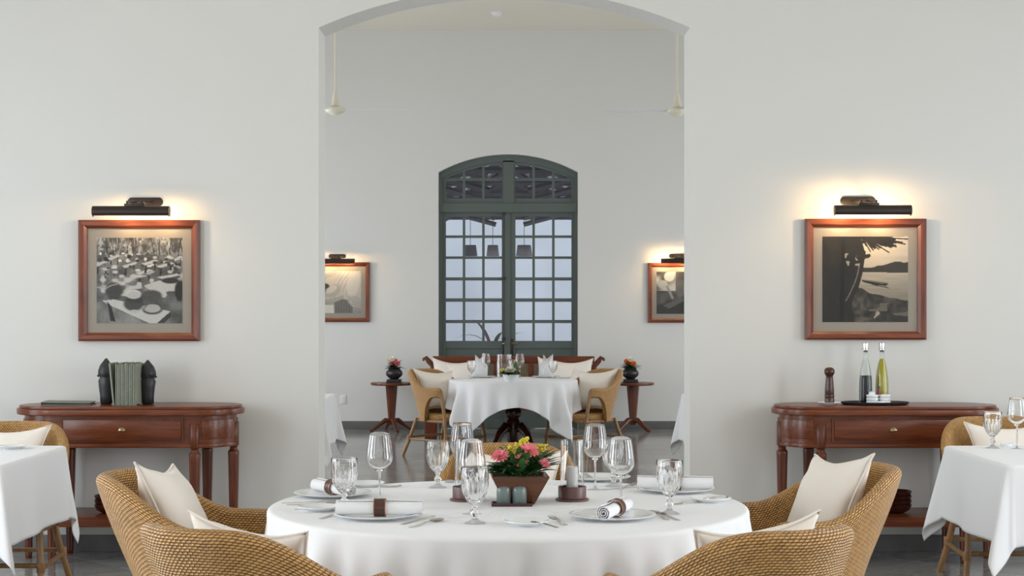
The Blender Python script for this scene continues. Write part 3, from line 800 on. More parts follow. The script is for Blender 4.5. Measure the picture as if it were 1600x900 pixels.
wine0 = wine_mesh().build('wine_glass', M_glass, None, smooth=True, angle=60); wine0['category'] = 'glass'
gob0 = goblet_mesh().build('water_goblet', M_crystal, None, smooth=True, angle=60); gob0['category'] = 'glass'
used = set()
def inst(o, loc, rz, label, cat=None, group=None, tilt=None, scale=None):
    if o.name not in used: used.add(o.name); c = o
    else: c = copy_tree(o)
    c.location = loc; c.rotation_euler = (0, 0, rz) if tilt is None else (tilt[0], tilt[1], rz)
    if scale: c.scale = (scale,)*3
    return tag(c, label, cat, group)
Gw, Gg = 'wine glasses on the front table', 'pressed water goblets on the front table'
for px, py, lab in ((593, 788, 'clear wine glass behind the long rolled napkin, front left'), (722, 764, 'clear wine glass behind the empty left hurricane lamp'),
                    (737, 804, 'clear wine glass directly behind the front centre goblet'), (930, 766, 'clear wine glass right of the candle lamp, farther of two'),
                    (970, 799, 'clear wine glass behind the rolled napkin with its spiral end showing')):
    inst(wine0, T(px, py, CT), 0, lab, 'glass', Gw)
for px, py, lab in ((538, 799, 'faceted water goblet between the two left place settings'), (684, 763, 'faceted water goblet left of the empty hurricane lamp'),
                    (742, 819, 'faceted water goblet at the front centre of the table'), (959, 761, 'faceted water goblet partly hidden behind the right wine glasses'),
                    (1046, 804, 'faceted water goblet in front of the right-hand plate')):
    inst(gob0, T(px, py, CT), px*.1, lab, 'glass', Gg)
def plate_mesh(r):
    k = r/.145
    m = MB(); m.lathe([(.0005, .002), (.075*k, .002), (.078*k, 0), (.082*k, 0), (.086*k, .003), (.10*k, .006), (.135*k, .0145), (.1445*k, .0175), (.145*k, .019), (.1435*k, .0198), (.13*k, .0165), (.098*k, .0095), (.088*k, .0065), (.0005, .0055)], 64)
    return m
plate0 = plate_mesh(.145).build('dinner_plate', M_china, None, smooth=True, angle=60)
bread0 = plate_mesh(.073).build('bread_plate', M_china, None, smooth=True, angle=60)
Gp = 'white dinner plates on the front table'; Gb = 'small white bread plates on the front table'
PL = {}
for key, px, py, lab in (('p1', 589, 810, 'white dinner plate under the long rolled napkin at the front left'), ('p2', 520, 776, 'white dinner plate at the left rim under the slanting napkin'),
                         ('p3', 957, 811, 'white dinner plate at the front right under the spiral napkin'), ('p4', 1057, 769, 'white dinner plate at the right rim under the napkin behind a goblet')):
    PL[key] = T(px, py, CT); inst(plate0, PL[key], 0, lab, 'plate', Gp)
BP = {}
for key, px, py, lab in (('b1', 823, 822, 'small white bread plate at the front centre with a butter knife across it'), ('b2', 498, 799, 'small white bread plate at the left rim in front of the napkin plate'),
                         ('b4', 1110, 785, 'small white bread plate at the right rim with a butter knife on it'), ('b5', 572, 761, 'small white bread plate at the back left edge of the front table'),):
    BP[key] = T(px, py, CT); inst(bread0, BP[key], 0, lab, 'plate', Gb)
inst(plate0, T(933, 750.5, CT), 0, 'white plate at the far right edge of the front table behind the candle', 'plate', Gp, scale=.5*.145/.073*.95)
# napkins
def napkin_roll():
    e = empty('napkin')
    pts = []; turns = 3.2; n = 80
    for i in range(n+1):
        t = i/n; a = t*turns*2*PI; r = .005+.0215*t; pts.append((r*math.cos(a), r*math.sin(a)))
    th = .0026; L = .143; vs = []; fs = []
    nx = 24; ring = []
    for i, (x, z) in enumerate(pts):
        r = math.hypot(x, z); ring.append(((x, z), (x*(1-th/r), z*(1-th/r))))
    N = len(ring)
    loop = [p[0] for p in ring]+[p[1] for p in reversed(ring)]
    K = len(loop); xsn = [-L+2*L*j/nx for j in range(nx+1)]
    for j, xx in enumerate(xsn):
        for (x, z) in loop:
            q = 1+.03*math.sin(xx*30+x*60); vs.append((xx+.002*math.sin(20*z*50), x*q, z*q+.0265))
    for j in range(nx):
        for i in range(K):
            a = j*K+i; b = j*K+(i+1) % K; fs.append((a, b, b+K, a+K))
    for i in range(N-1):
        for j in (0, nx):
            o = j*K; a, b, c, d = o+i, o+i+1, o+K-2-i, o+K-1-i; fs.append((a, b, c, d) if j == 0 else (d, c, b, a))
    m = MB(); m.add(vs, fs); m.build('rolled_cloth', M_napkin, e, smooth=True, angle=50)
    m = MB(); M = Matrix.Translation((.003, 0, .0275)) @ Matrix.Rotation(PI/2, 4, 'Y')
    m.ring([(.0288, -.018), (.0302, -.018), (.0302, .018), (.0288, .018)], 40, M); r = m.build('napkin_ring', M_leather, e, smooth=True, angle=50)
    for s in (-1, 1):
        m = MB(); m.ring([(.0288, s*.0185-.0012), (.031, s*.0185-.0012), (.031, s*.0185+.0012), (.0288, s*.0185+.0012)], 40, M); m.build('trim', M_copper, r, smooth=True, label='copper rim')
    return e
nap0 = napkin_roll(); Gn = 'rolled white napkins with leather rings'
def on_plate(p, dx=0, dy=0, dz=.0098): return (p[0]+dx, p[1]+dy, p[2]+dz)
inst(nap0, on_plate(PL['p1'], .008, -.01), .0, 'white napkin rolled crosswise in a leather ring at the front left', 'napkin', Gn)
inst(nap0, on_plate(PL['p2'], .0, .0), -.95, 'white rolled napkin lying slantwise on the left plate', 'napkin', Gn, scale=.95)
inst(nap0, on_plate(PL['p3'], .01, .0), PI/2-.35, 'white rolled napkin pointing its spiral end forward at the front right', 'napkin', Gn, scale=.98)
inst(nap0, on_plate(PL['p4'], -.005, .0), -.1, 'white rolled napkin on the right plate behind a goblet', 'napkin', Gn)
# cutlery (lies along +x, bowl/blade at +x)
def cutlery(kind):
    m = MB()
    def strip(secs, zs, th):
        vs = []; fs = []
        for (x, w_, z) in secs: vs += [(x, -w_, z), (x, w_, z), (x, w_, z+th), (x, -w_, z+th)]
        n = len(secs)
        for i in range(n-1):
            a = i*4
            for k in range(4): fs.append((a+k, a+(k+1) % 4, a+4+(k+1) % 4, a+4+k))
        fs += [(3, 2, 1, 0), tuple(4*(n-1)+k for k in range(4))]
        m.add(vs, fs)
    if kind == 'knife':
        strip([(-.12, .006, .001), (-.115, .009, .001), (-.06, .008, .0015), (-.01, .0055, .002), (0, .006, .002), (.01, .009, .002), (.08, .0105, .002), (.105, .008, .002), (.115, .002, .002)], None, .0022)
    if kind == 'butter_knife':
        strip([(-.085, .005, .001), (-.08, .007, .001), (-.04, .006, .003), (0, .004, .005), (.01, .006, .004), (.035, .0105, .003), (.06, .009, .003), (.07, .003, .003)], None, .002)
    if kind in ('spoon', 'fork'):
        strip([(-.105, .004, .0015), (-.10, .009, .0015), (-.08, .0085, .002), (-.04, .005, .004), (0, .0032, .007), (.03, .0034, .007), (.038, .005, .0055)], None, .0022)
    if kind == 'spoon':
        n, k = 10, 12; vs = []; fs = []
        for j in range(n+1):
            t = j/n
            for i in range(k):
                a = 2*PI*i/k; rr = math.sin(t*PI/2)
                x = .066+.034*rr*math.cos(a); y = .0215*rr*math.sin(a)*(1-.12*math.cos(a)); vs.append((x, y, .002+.0065*rr*rr))
        for j in range(n):
            for i in range(k): a, b = j*k+i, j*k+(i+1) % k; fs.append((a, b, b+k, a+k))
        m.add(vs, fs)
        m.add([(x, y, z+.0012) for x, y, z in vs], [tuple(reversed(f)) for f in fs])
    if kind == 'fork':
        strip([(.036, .005, .0055), (.046, .0115, .003), (.062, .0125, .002)], None, .002)
        for q in (-.0108, -.0036, .0036, .0108):
            vs = []; 
            secs = [(.060, .0021, .002), (.085, .0018, .0035), (.103, .001, .0075)]
            base = len(m.v); vv = []
            for (x, w_, z) in secs: vv += [(x, q-w_, z), (x, q+w_, z), (x, q+w_, z+.0018), (x, q-w_, z+.0018)]
            ff = [(8, 9, 10, 11), (3, 2, 1, 0)]
            for i in range(2):
                for k in range(4): ff.append((i*4+k, i*4+(k+1) % 4, i*4+4+(k+1) % 4, i*4+4+k))
            m.add(vv, ff)
    return m.build(kind, M_steel, None, smooth=True, angle=35)
knife0, bknife0, spoon0, fork0 = [cutlery(k) for k in ('knife', 'butter_knife', 'spoon', 'fork')]
def lay(o, pa, pb, label, z=CT, tilt=None, scale=None):
    a, b = Vector(T(*pa, z)), Vector(T(*pb, z)); c = (a+b)/2; d = b-a
    return inst(o, (c.x, c.y, z+.0005), math.atan2(d.y, d.x), label, 'cutlery', 'silver cutlery on the front table', tilt, scale)
lay(spoon0, (627, 829), (704, 811), 'silver spoon with its bowl right of the front left plate')
lay(knife0, (614, 825), (693, 804), 'silver knife lying beside the spoon right of the front left plate')
lay(fork0, (895, 829), (851, 803), 'silver fork between the front bread plate and the front right plate')
lay(spoon0, (1057, 820), (1004, 796), 'silver spoon right of the front right plate')
lay(knife0, (1071, 819), (1016, 797), 'silver knife beside the spoon right of the front right plate')
lay(knife0, (452, 787), (532, 784), 'silver knife at the left rim before the slanting napkin')
lay(spoon0, (455, 790), (533, 789), 'silver spoon at the left rim beside a knife')
lay(fork0, (498, 813), (545, 800), 'silver fork at the left, half hidden by the long napkin roll')
lay(bknife0, (872, 826), (826, 816), 'small butter knife resting on the front centre bread plate', CT+.012)
lay(bknife0, (472, 797), (527, 797), 'small butter knife resting on the left bread plate', CT+.012)
lay(bknife0, (1144, 776), (1094, 782), 'small butter knife resting on the right bread plate', CT+.016)
lay(fork0, (1092, 786), (1062, 789), 'silver fork beside the right bread plate')
lay(knife0, (961, 765), (1000, 762), 'silver knife at the far right behind the wine glass')
lay(fork0, (965, 767), (998, 756), 'silver fork crossing a knife at the far right of the table')
lay(fork0, (912, 738), (925, 752), 'silver fork standing out on the far right plate', CT+.012)
lay(fork0, (560, 763), (612, 762), 'silver fork at the back left beside the bread plate')
# hurricane lamps
def hurricane(px, py, label):
    e = empty('hurricane_lamp', T(px, py, CT), 0, label, 'candle holder', 'hurricane lamps on the front table')
    m = MB(); m.lathe([(.0005, 0), (.056, 0), (.061, .004), (.061, .009), (.057, .011), (.0005, .011)], 48); m.build('saucer', M_holder, e, smooth=True)
    m = MB(); m.ring([(.049, .011), (.051, .013), (.051, .052), (.0495, .055), (.047, .053), (.046, .016), (.046, .011)], 48); m.build('cup', M_holder, e, smooth=True)
    m = MB(); m.ring([(.0425, .0115), (.0425, .222), (.0403, .222), (.0403, .0115)], 48); m.build('glass_chimney', M_glass, e, smooth=True, angle=60)
    return e
h1 = hurricane(729, 783, 'left hurricane lamp with a clear chimney in a brown holder, no candle showing')
h2 = hurricane(894, 783, 'right hurricane lamp with a clear chimney around a white candle')
def candle(loc, h, label):
    e = empty('candle', loc, 0, label, 'candle')
    m = MB(); m.lathe([(.020, 0), (.021, .002), (.021, h-.003), (.0195, h), (.012, h-.002), (.0005, h-.003)], 32); m.build('wax', M_candle, e, smooth=True)
    m = MB(); m.tube([(0, 0, h-.004), (.001, 0, h+.012)], .0013, 6); m.build('wick', M_candle, e)
c = h2.location; candle((c.x, c.y, CT+.0115), .115, 'white pillar candle inside the right glass chimney')
# salt and pepper
tx_, ty_, _ = T(800, 791, CT)
e = MB(); e.add([(sx*.071, sy*.034, 0) for sx, sy in ((-1, -1), (1, -1), (1, 1), (-1, 1))]+[(sx*.0735, sy*.037, .014) for sx, sy in ((-1, -1), (1, -1), (1, 1), (-1, 1))]+[(sx*.069, sy*.032, .014) for sx, sy in ((-1, -1), (1, -1), (1, 1), (-1, 1))]+[(sx*.067, sy*.030, .008) for sx, sy in ((-1, -1), (1, -1), (1, 1), (-1, 1))],
      [(3, 2, 1, 0)]+[(i, (i+1) % 4, 4+(i+1) % 4, 4+i) for i in range(4)]+[(4+i, 4+(i+1) % 4, 8+(i+1) % 4, 8+i) for i in range(4)]+[(8+i, 8+(i+1) % 4, 12+(i+1) % 4, 12+i) for i in range(4)]+[(12, 13, 14, 15)])
o = e.build('cruet_tray', M_tray, None, bevel=.0015); o.location = (tx_, ty_, CT); tag(o, 'small rectangular plum tray under the two grey-green shakers', 'tray')
m = MB(); m.lathe([(.024, 0), (.0255, .002), (.0258, .045), (.0245, .056), (.0195, .0625), (.011, .0655), (.0005, .066)], 40)
sh0 = m.build('shaker', M_celadon, None, smooth=True)
inst(sh0, (tx_-.029, ty_, CT+.0083), 0, 'grey-green ceramic shaker, the left of the pair before the flower planter', 'shaker', 'salt and pepper shakers')
inst(sh0, (tx_+.026, ty_, CT+.0083), .5, 'grey-green ceramic shaker, the right of the pair before the flower planter', 'shaker', 'salt and pepper shakers')
def pebble(loc, s, label):
    m = MB(); n = 10; pr = [(s*math.cos(PI/2*(1-2*i/n)), s*.42*(1+math.sin(-PI/2*(1-2*i/n)))) for i in range(n+1)]
    m.lathe([(max(r, .0003), z) for r, z in pr], 20, Matrix.Scale(1.25, 4, (1, 0, 0))); o = m.build('pebble', M_stone, None, smooth=True); o.location = loc; tag(o, label, 'stone')
pebble(T(703, 755, CT), .017, 'rounded grey pebble beside the left hurricane lamp')

# ------------------------------------------------------------------ flower arrangement
def petal_flower(R, layers, mat, name, parent, M, cmat=None, n0=16, w_=.3):
    m = MB()
    for L in range(layers):
        f = 1-L/(layers+.4); n = max(6, int(n0*f)); el = .15+1.05*L/max(1, layers)
        for i in range(n):
            a = 2*PI*(i+.5*L)/n+random.uniform(-.06, .06); r = R*(.55+.45*f)*random.uniform(.92, 1.05); wd = r*w_
            e2 = el+random.uniform(-.1, .1)
            vs = [(0, 0, 0), (wd*.5, r*.35, -.0), (wd*.62, r*.7, .0), (wd*.3, r*.95, -r*.04), (0, r, -r*.06), (-wd*.3, r*.95, -r*.04), (-wd*.62, r*.7, 0), (-wd*.5, r*.35, 0), (0, r*.6, -wd*.25)]
            Q = M @ Matrix.Rotation(a, 4, 'Z') @ Matrix.Rotation(e2, 4, 'X')
            m.add(vs, [(0, 1, 8), (1, 2, 8), (2, 3, 8), (3, 4, 8), (4, 5, 8), (5, 6, 8), (6, 7, 8), (7, 0, 8)], Q)
    o = m.build(name, mat, parent, smooth=True)
    if cmat:
        c = MB(); c.lathe([(.0002, -.002), (R*.2, 0), (R*.17, R*.12), (.0002, R*.2)], 12, M); c.build('flower_centre', cmat, o, smooth=True)
    return o
fx, fy, _ = T(811, 787, CT)
fl = empty('flower_planter', (fx, fy, CT), .06, 'square tapered wooden planter of pink flowers, yellow sprays and green leaves', 'flowers')
def sq_planter(name, top, bot, h, mat, parent, th=.006):
    m = MB(); vs = []
    for (s, z) in ((bot, 0), (top, h), (top-th*2, h), (bot-th, .01)):
        vs += [(sx*s/2, sy*s/2, z) for sx, sy in ((-1, -1), (1, -1), (1, 1), (-1, 1))]
    fs = [(3, 2, 1, 0), (12, 13, 14, 15)]
    for r in range(3): fs += [(r*4+i, r*4+(i+1) % 4, r*4+4+(i+1) % 4, r*4+4+i) for i in range(4)]
    m.add(vs, fs); return m.build(name, mat, parent, bevel=.0015)
sq_planter('planter', .205, .10, .105, M_planter, fl)
m = MB(); m.box((0, 0, .085), (.17, .17, .012)); m.build('foam', M_green2, fl)
def place_leaf(parent, base, az, el, L, wd, mat, bend=.6, name='leaf'):
    v, f = blade(L, wd, bend)
    M = Matrix.Translation(base) @ Matrix.Rotation(az, 4, 'Z') @ Matrix.Rotation(el, 4, 'X')
    m = MB(); m.add(v, f, M); return m.build(name, mat, parent, smooth=True)
random.seed(11)
for i in range(150):
    az = random.uniform(0, 2*PI); r = random.uniform(.0, .075); el = random.uniform(.12, 1.25)
    bz = random.uniform(.108, .145)
    place_leaf(fl, (-r*math.sin(az), r*math.cos(az), bz), az, el, random.uniform(.05, .085), random.uniform(.02, .036), random.choice([M_green, M_green, M_green2]), random.uniform(.1, .35+.4*el))
for (az, el, L) in ((-1.25, .75, .15), (-1.35, .6, .155), (-1.15, .9, .15), (-1.5, .5, .14), (1.3, .5, .12), (1.5, .35, .11)):
    for k in range(3): place_leaf(fl, (.02 if az < 0 else -.02, random.uniform(-.04, .02), .10), az+random.uniform(-.15, .15), el+random.uniform(-.12, .12), L, .032, M_green2, .25)
for (x, y, z, R, rx, ry) in ((-.07, -.03, .172, .037, .6, -.25), (.034, -.03, .190, .041, .55, .1), (.002, -.06, .158, .030, 1.0, -.1), (.088, -.04, .148, .023, .8, .5)):
    M = Matrix.Translation((x, y, z)) @ Matrix.Rotation(ry, 4, 'Y') @ Matrix.Rotation(rx, 4, 'X')
    petal_flower(R, 3, M_pink, 'pink_flower', fl, M, M_pinkdeep, 17, .2)
    m = MB(); m.tube([(x*.5, y*.5, .09), (x, y+.005, z-.005)], .0022, 6); m.build('stem', M_green, fl)
def spray(parent, pts, mat, n=60, s=.0045):
    m = MB(); pts = [Vector(p) for p in pts]; m.tube(pts, .0013, 5)
    m.build('stem', M_green, parent)
    m = MB()
    for i in range(n):
        t = random.uniform(.35, 1); k = t*(len(pts)-1); a = int(min(k, len(pts)-2)); p = pts[a].lerp(pts[a+1], k-a)
        q = p+Vector([random.gauss(0, 1) for _ in range(3)])*.011*(1.25-t)
        m.lathe([(.0001, -s), (s*.8, -s*.4), (s*.8, s*.4), (.0001, s)], 5, Matrix.Translation(q))
    m.build('yellow_spray', mat, parent, smooth=True)
spray(fl, [(-.01, .0, .1), (-.005, .0, .17), (.01, 0, .215), (.03, 0, .235)], M_yellow, 110)
spray(fl, [(-.02, .0, .1), (-.03, .01, .17), (-.035, .01, .205)], M_yellow, 70)
spray(fl, [(.02, .02, .1), (.06, .02, .18), (.10, .01, .21)], M_yellow, 80)
spray(fl, [(-.01, .02, .1), (.0, .02, .18), (-.012, .02, .215)], M_yellow, 60)

# ------------------------------------------------------------------ picture prints (painted on a vertex grid)
class Canvas:
    def __init__(s, N, base=.3):
        s.N = N; s.y, s.x = np.meshgrid(np.linspace(0, 1, N), np.linspace(0, 1, N), indexing='ij'); s.c = np.full((N, N), base, float)
    def noise(s, f, seed=0, ax=1.0):
        r = np.random.default_rng(seed); g = r.random((int(f*ax)+3, int(f)+3)); yy = s.y*f*ax; xx = s.x*f
        i, j = yy.astype(int), xx.astype(int); a, b = yy-i, xx-j; a = a*a*(3-2*a); b = b*b*(3-2*b)
        return (g[i, j]*(1-a)*(1-b)+g[i+1, j]*a*(1-b)+g[i, j+1]*(1-a)*b+g[i+1, j+1]*a*b)
    def mix(s, m, v): s.c = s.c*(1-m)+v*m
    def ell(s, cx, cy, rx, ry, v, rot=0, soft=.15):
        dx, dy = s.x-cx, s.y-cy; ca, sa = math.cos(rot), math.sin(rot); u, w_ = (dx*ca+dy*sa)/rx, (-dx*sa+dy*ca)/ry
        d = np.sqrt(u*u+w_*w_); s.mix(np.clip((1+soft-d)/(2*soft), 0, 1), v)
    def poly(s, pts, v, a=1.0):
        ins = np.zeros(s.c.shape, bool); n = len(pts)
        for i in range(n):
            x0, y0 = pts[i]; x1, y1 = pts[(i+1) % n]
            if y0 == y1: continue
            cnd = ((y0 > s.y) != (y1 > s.y)) & (s.x < (x1-x0)*(s.y-y0)/(y1-y0)+x0); ins ^= cnd
        s.mix(ins.astype(float)*a, v)
    def line(s, pts, w_, v):
        for (x0, y0), (x1, y1) in zip(pts[:-1], pts[1:]):
            dx, dy = x1-x0, y1-y0; L2 = dx*dx+dy*dy+1e-9; t = np.clip(((s.x-x0)*dx+(s.y-y0)*dy)/L2, 0, 1)
            d = np.hypot(s.x-x0-t*dx, s.y-y0-t*dy); s.mix(np.clip((w_-d)/.004+.5, 0, 1), v)
def paint_market():
    c = Canvas(170, .2); r = random.Random(3)
    c.c = .10+.22*c.noise(10, 1)*c.noise(5, 2)*2+.06*c.noise(60, 3)
    c.mix((c.y < .2).astype(float), .12+.75*(c.noise(45, 4)*c.noise(18, 5, .5))**1.1)
    for i in range(26): x = r.random(); c.line([(x, 0), (x+r.uniform(-.05, .05), .2)], .004, r.choice([.05, .5, .08]))
    for i in range(60):
        x, y = r.random(), r.uniform(.17, .34); c.ell(x, y, r.uniform(.012, .03), r.uniform(.008, .018), r.choice([.6, .8, .12, .1, .35]))
    for (x, y, w_) in ((.05, .28, .16), (.15, .33, .2), (.38, .30, .18), (.55, .38, .2), (.62, .27, .2), (.8, .30, .22), (.85, .43, .3), (.2, .21, .15), (.95, .22, .1)):
        c.poly([(x-w_/2, y+.03), (x+w_/3, y-.015), (x+w_/2, y+.0), (x-w_/4, y+.055)], .62); c.poly([(x-w_/4, y+.055), (x-w_/6, y+.055), (x-w_/5, y+.14), (x-w_/3, y+.14)], .05); c.poly([(x+w_/4, y+.03), (x+w_/3, y+.02), (x+w_/3, y+.10), (x+w_/4, y+.12)], .06)
    for i in range(34): c.ell(r.random(), r.uniform(.2, .45), r.uniform(.012, .035), r.uniform(.01, .025), r.choice([.7, .5, .1, .06, .3]))
    c.mix(np.clip((c.noise(14, 8, 1.6)-.62)*6, 0, 1)*(c.y > .38)*(c.y < .7), .62)
    c.poly([(.55, .56), (.72, .50), (.95, .52), (.93, .62), (.66, .64)], .62); c.ell(.86, .50, .10, .035, .07); c.ell(.97, .62, .06, .12, .05)
    c.ell(.2, .62, .10, .10, .12); c.line([(.1, .6), (.16, .56), (.24, .54)], .006, .5)
    c.poly([(.06, .735), (.2, .72), (.86, .86), (.70, 1.0), (.62, 1.0), (.16, .79)], .66)
    c.poly([(.12, .74), (.17, .80), (.22, .98), (.16, .97)], .05); c.poly([(.70, 1.0), (.86, .86), (.87, .92), (.78, 1.0)], .1)
    c.ell(.43, .77, .115, .085, .13); c.ell(.44, .86, .055, .02, .6); c.ell(.45, .71, .10, .055, .1); c.ell(.43, .66, .09, .052, .72); c.ell(.43, .665, .08, .042, .6)
    c.ell(.64, .68, .12, .07, .16); c.ell(.65, .84, .115, .055, .08); c.ell(.65, .825, .10, .05, .55); c.line([(.56, .82), (.60, .77), (.72, .77), (.76, .83)], .004, .1)
    c.c = np.clip(c.c+.05*(c.noise(85, 12)-.5), .015, .85); return c.c
def paint_river():
    c = Canvas(170, .3)
    c.c = .80-.25*c.y*1.8+.08*(c.noise(3, 1, 8)-.5)
    wm = (c.y > .40).astype(float); c.mix(wm, np.clip(.62-.75*(c.y-.40)+.10*(c.noise(5, 2, 14)-.5), .08, .8))
    hill = .375-.065*np.clip((c.x-.55)/.3, 0, 1)-.02*c.noise(20, 3)
    c.mix(((c.y > hill) & (c.y < .405+.02*c.x) & (c.x > .42)).astype(float), .10)
    lower = (c.y > .62+.28*np.clip((c.x-.45), 0, 1)+.07*(c.noise(9, 4)-.5)).astype(float); c.mix(lower, .05+.20*c.noise(26, 5)*(c.noise(8, 6)))
    c.mix((c.x < .47-.10*np.clip((c.y-.3)/.4, 0, 1)+.05*(c.noise(14, 7)-.5)).astype(float), .035+.05*c.noise(24, 8)*c.noise(9, 9))
    c.mix(((c.noise(30, 10) > .68) & (c.x < .5) & (c.x > .25) & (c.y > .2) & (c.y < .34)).astype(float), .5)
    for k in range(-1, 3): c.line([(.47+.01*k, .18), (.45, .4+.02*k), (.40, .62), (.30, .76)], .016, .05)
    for i in range(26): t = i/26; x, y = .44-.16*t**1.6, .33+.43*t; c.ell(x-.012, y, .007, .005, .5)
    for i in range(34):
        a = .05+i*.09; r = random.Random(i); L = r.uniform(.3, .52); x1 = .5+L*math.cos(a-.4); y1 = -.05+L*abs(math.sin(a))*.5+.03
        c.line([(.45, .0), ((.45+x1)/2, y1*.35), (x1, y1*.8)], .007, .04)
    for i in range(40): r = random.Random(i+50); x = r.uniform(.3, .62); y = r.uniform(0, .28*(1-abs(x-.45)*1.5)); c.ell(x, y, .03, .018, .05, r.uniform(0, 3))
    c.poly([(.22, 0), (.27, 0), (.25, 1), (.20, 1)], .008)
    c.poly([(.455, .505), (.50, .52), (.70, .555), (.78, .55), (.74, .575), (.62, .57), (.47, .53)], .04)
    for i in range(18): c.ell(.475+i*.0165, .515+i*.0022, .006, .013, .04)
    c.poly([(.52, .56), (.75, .585), (.79, .61), (.70, .59)], .12)
    c.poly([(.595, .965), (.64, .865), (.675, .895), (.655, .915)], .55)
    c.mix(((c.noise(7, 22, 3) > .66) & (c.y > .78) & (c.x > .5)).astype(float), .25)
    c.c = np.clip(c.c+.025*(c.noise(85, 12)-.5), .006, .9); return c.c
def paint_robe():
    c = Canvas(130, .25); c.c = .35+.2*c.noise(6, 1)
    c.poly([(0, 0), (1, 0), (1, .8), (.78, .85), (.3, .7), (.1, .3)], .62)
    c.mix(((c.x > .55) & (c.y < .3)).astype(float)*.3, .8)
    for i in range(16): x = .35+i*.045; c.line([(x+.25, 0), (x+.08, .25), (x-.02, .5)], .004, .40 if i % 2 else .75)
    c.poly([(0, .8), (.35, .8), (.35, 1), (0, 1)], .75); c.poly([(.35, .62), (.75, .7), (.8, 1), (.38, 1)], .30)
    for i in range(7): c.line([(.42+i*.06, .68), (.40+i*.065, 1)], .006, .2)
    c.line([(.02, .25), (.15, .12), (.35, .05)], .06, .55); c.ell(.12, .36, .13, .07, .08); c.ell(.08, .47, .10, .10, .12)
    c.ell(.33, .48, .22, .13, .52, -.55); c.ell(.30, .44, .14, .07, .66, -.55)
    c.line([(.15, .68), (.35, .70), (.55, .62)], .045, .5); c.line([(.12, .64), (.25, .64)], .02, .62)
    c.ell(.82, .30, .16, .30, .72, .2); c.ell(.85, .72, .17, .12, .55, .3)
    for i in range(7): c.line([(.62+i*.02, .55+i*.02), (.8, .66+i*.025), (.98, .72+i*.02)], .006, .35 if i % 2 else .7)
    c.c = np.clip(c.c, .03, .9); return c.c
def paint_child():
    c = Canvas(130, .1); c.c = .08+.25*c.noise(7, 1)*c.noise(4, 2)
    c.mix(((c.x < .45) & (c.y < .45)).astype(float)*np.clip(c.noise(5, 3)*1.6-.3, 0, 1), .75)
    c.ell(.30, .12, .12, .12, .7); c.ell(.15, .3, .12, .1, .55); c.ell(.95, .12, .15, .13, .65)
    c.line([(.25, .35), (.38, .62)], .03, .4)
    c.ell(.5, .98, .5, .3, .10); c.ell(.80, .85, .28, .3, .07)
    c.ell(.82, .36, .19, .20, .30, soft=.08); c.ell(.76, .44, .12, .17, .38, soft=.2); c.ell(.9, .38, .10, .2, .12, soft=.4)
    c.line([(.68, .42), (.74, .415)], .012, .06); c.line([(.80, .42), (.87, .42)], .012, .07); c.line([(.755, .44), (.745, .50)], .008, .2); c.line([(.71, .56), (.79, .56)], .009, .1)
    c.poly([(.15, .8), (.6, .62), (.66, .68), (.3, .88)], .22); c.c = np.clip(c.c+.04*(c.noise(60, 9)-.5), .01, .85); return c.c
def picture(name, x, zc, wy, img, label, S=.727, ps=.515, tint=(1, .98, .93), group='framed photographs on the walls'):
    e = empty('framed_picture', (x, wy, zc), 0, label, 'picture', group); fw = .05; hs_ = S/2; D = .03
    prof = [(0, 0), (0, -D), (.012, -D-.006), (.034, -D-.004), (fw, -D+.012), (fw, 0)]
    for k in range(4):
        vs = []; n = len(prof)
        for s in (-1, 1):
            for (w_, y) in prof:
                u = s*(hs_-w_); v = hs_-w_
                p = {0: (u, v), 1: (-v, u), 2: (-u, -v), 3: (v, -u)}[k]; vs.append((p[0], y-.006, p[1]))
        fs = [(i, (i+1) % n, n+(i+1) % n, n+i) for i in range(n)]+[tuple(range(n-1, -1, -1)), tuple(range(n, 2*n))]
        m = MB(); m.add(vs, fs); m.build('frame_rail' if k in (0, 2) else 'frame_stile', M_frame if k in (0, 2) else M_framev, e)
    m = MB(); m.box((0, -.008, 0), (S-.06, .012, S-.06)); m.build('mat_board', M_mat_taupe, e)
    N = img.shape[0]; u = np.linspace(-ps/2, ps/2, N); v = np.linspace(ps/2, -ps/2, N); U, V = np.meshgrid(u, v)
    P = np.stack([U, np.full_like(U, -.0155), V], -1); cols = (img[..., None]**1.45)*np.array(tint)
    grid_mesh('photo_print', P, M_print, e, cols=cols, flip=False)
    m = MB(); m.box((0, -.022, 0), (S-.09, .002, S-.09)); m.build('picture_glass', M_picglass, e)
    return e
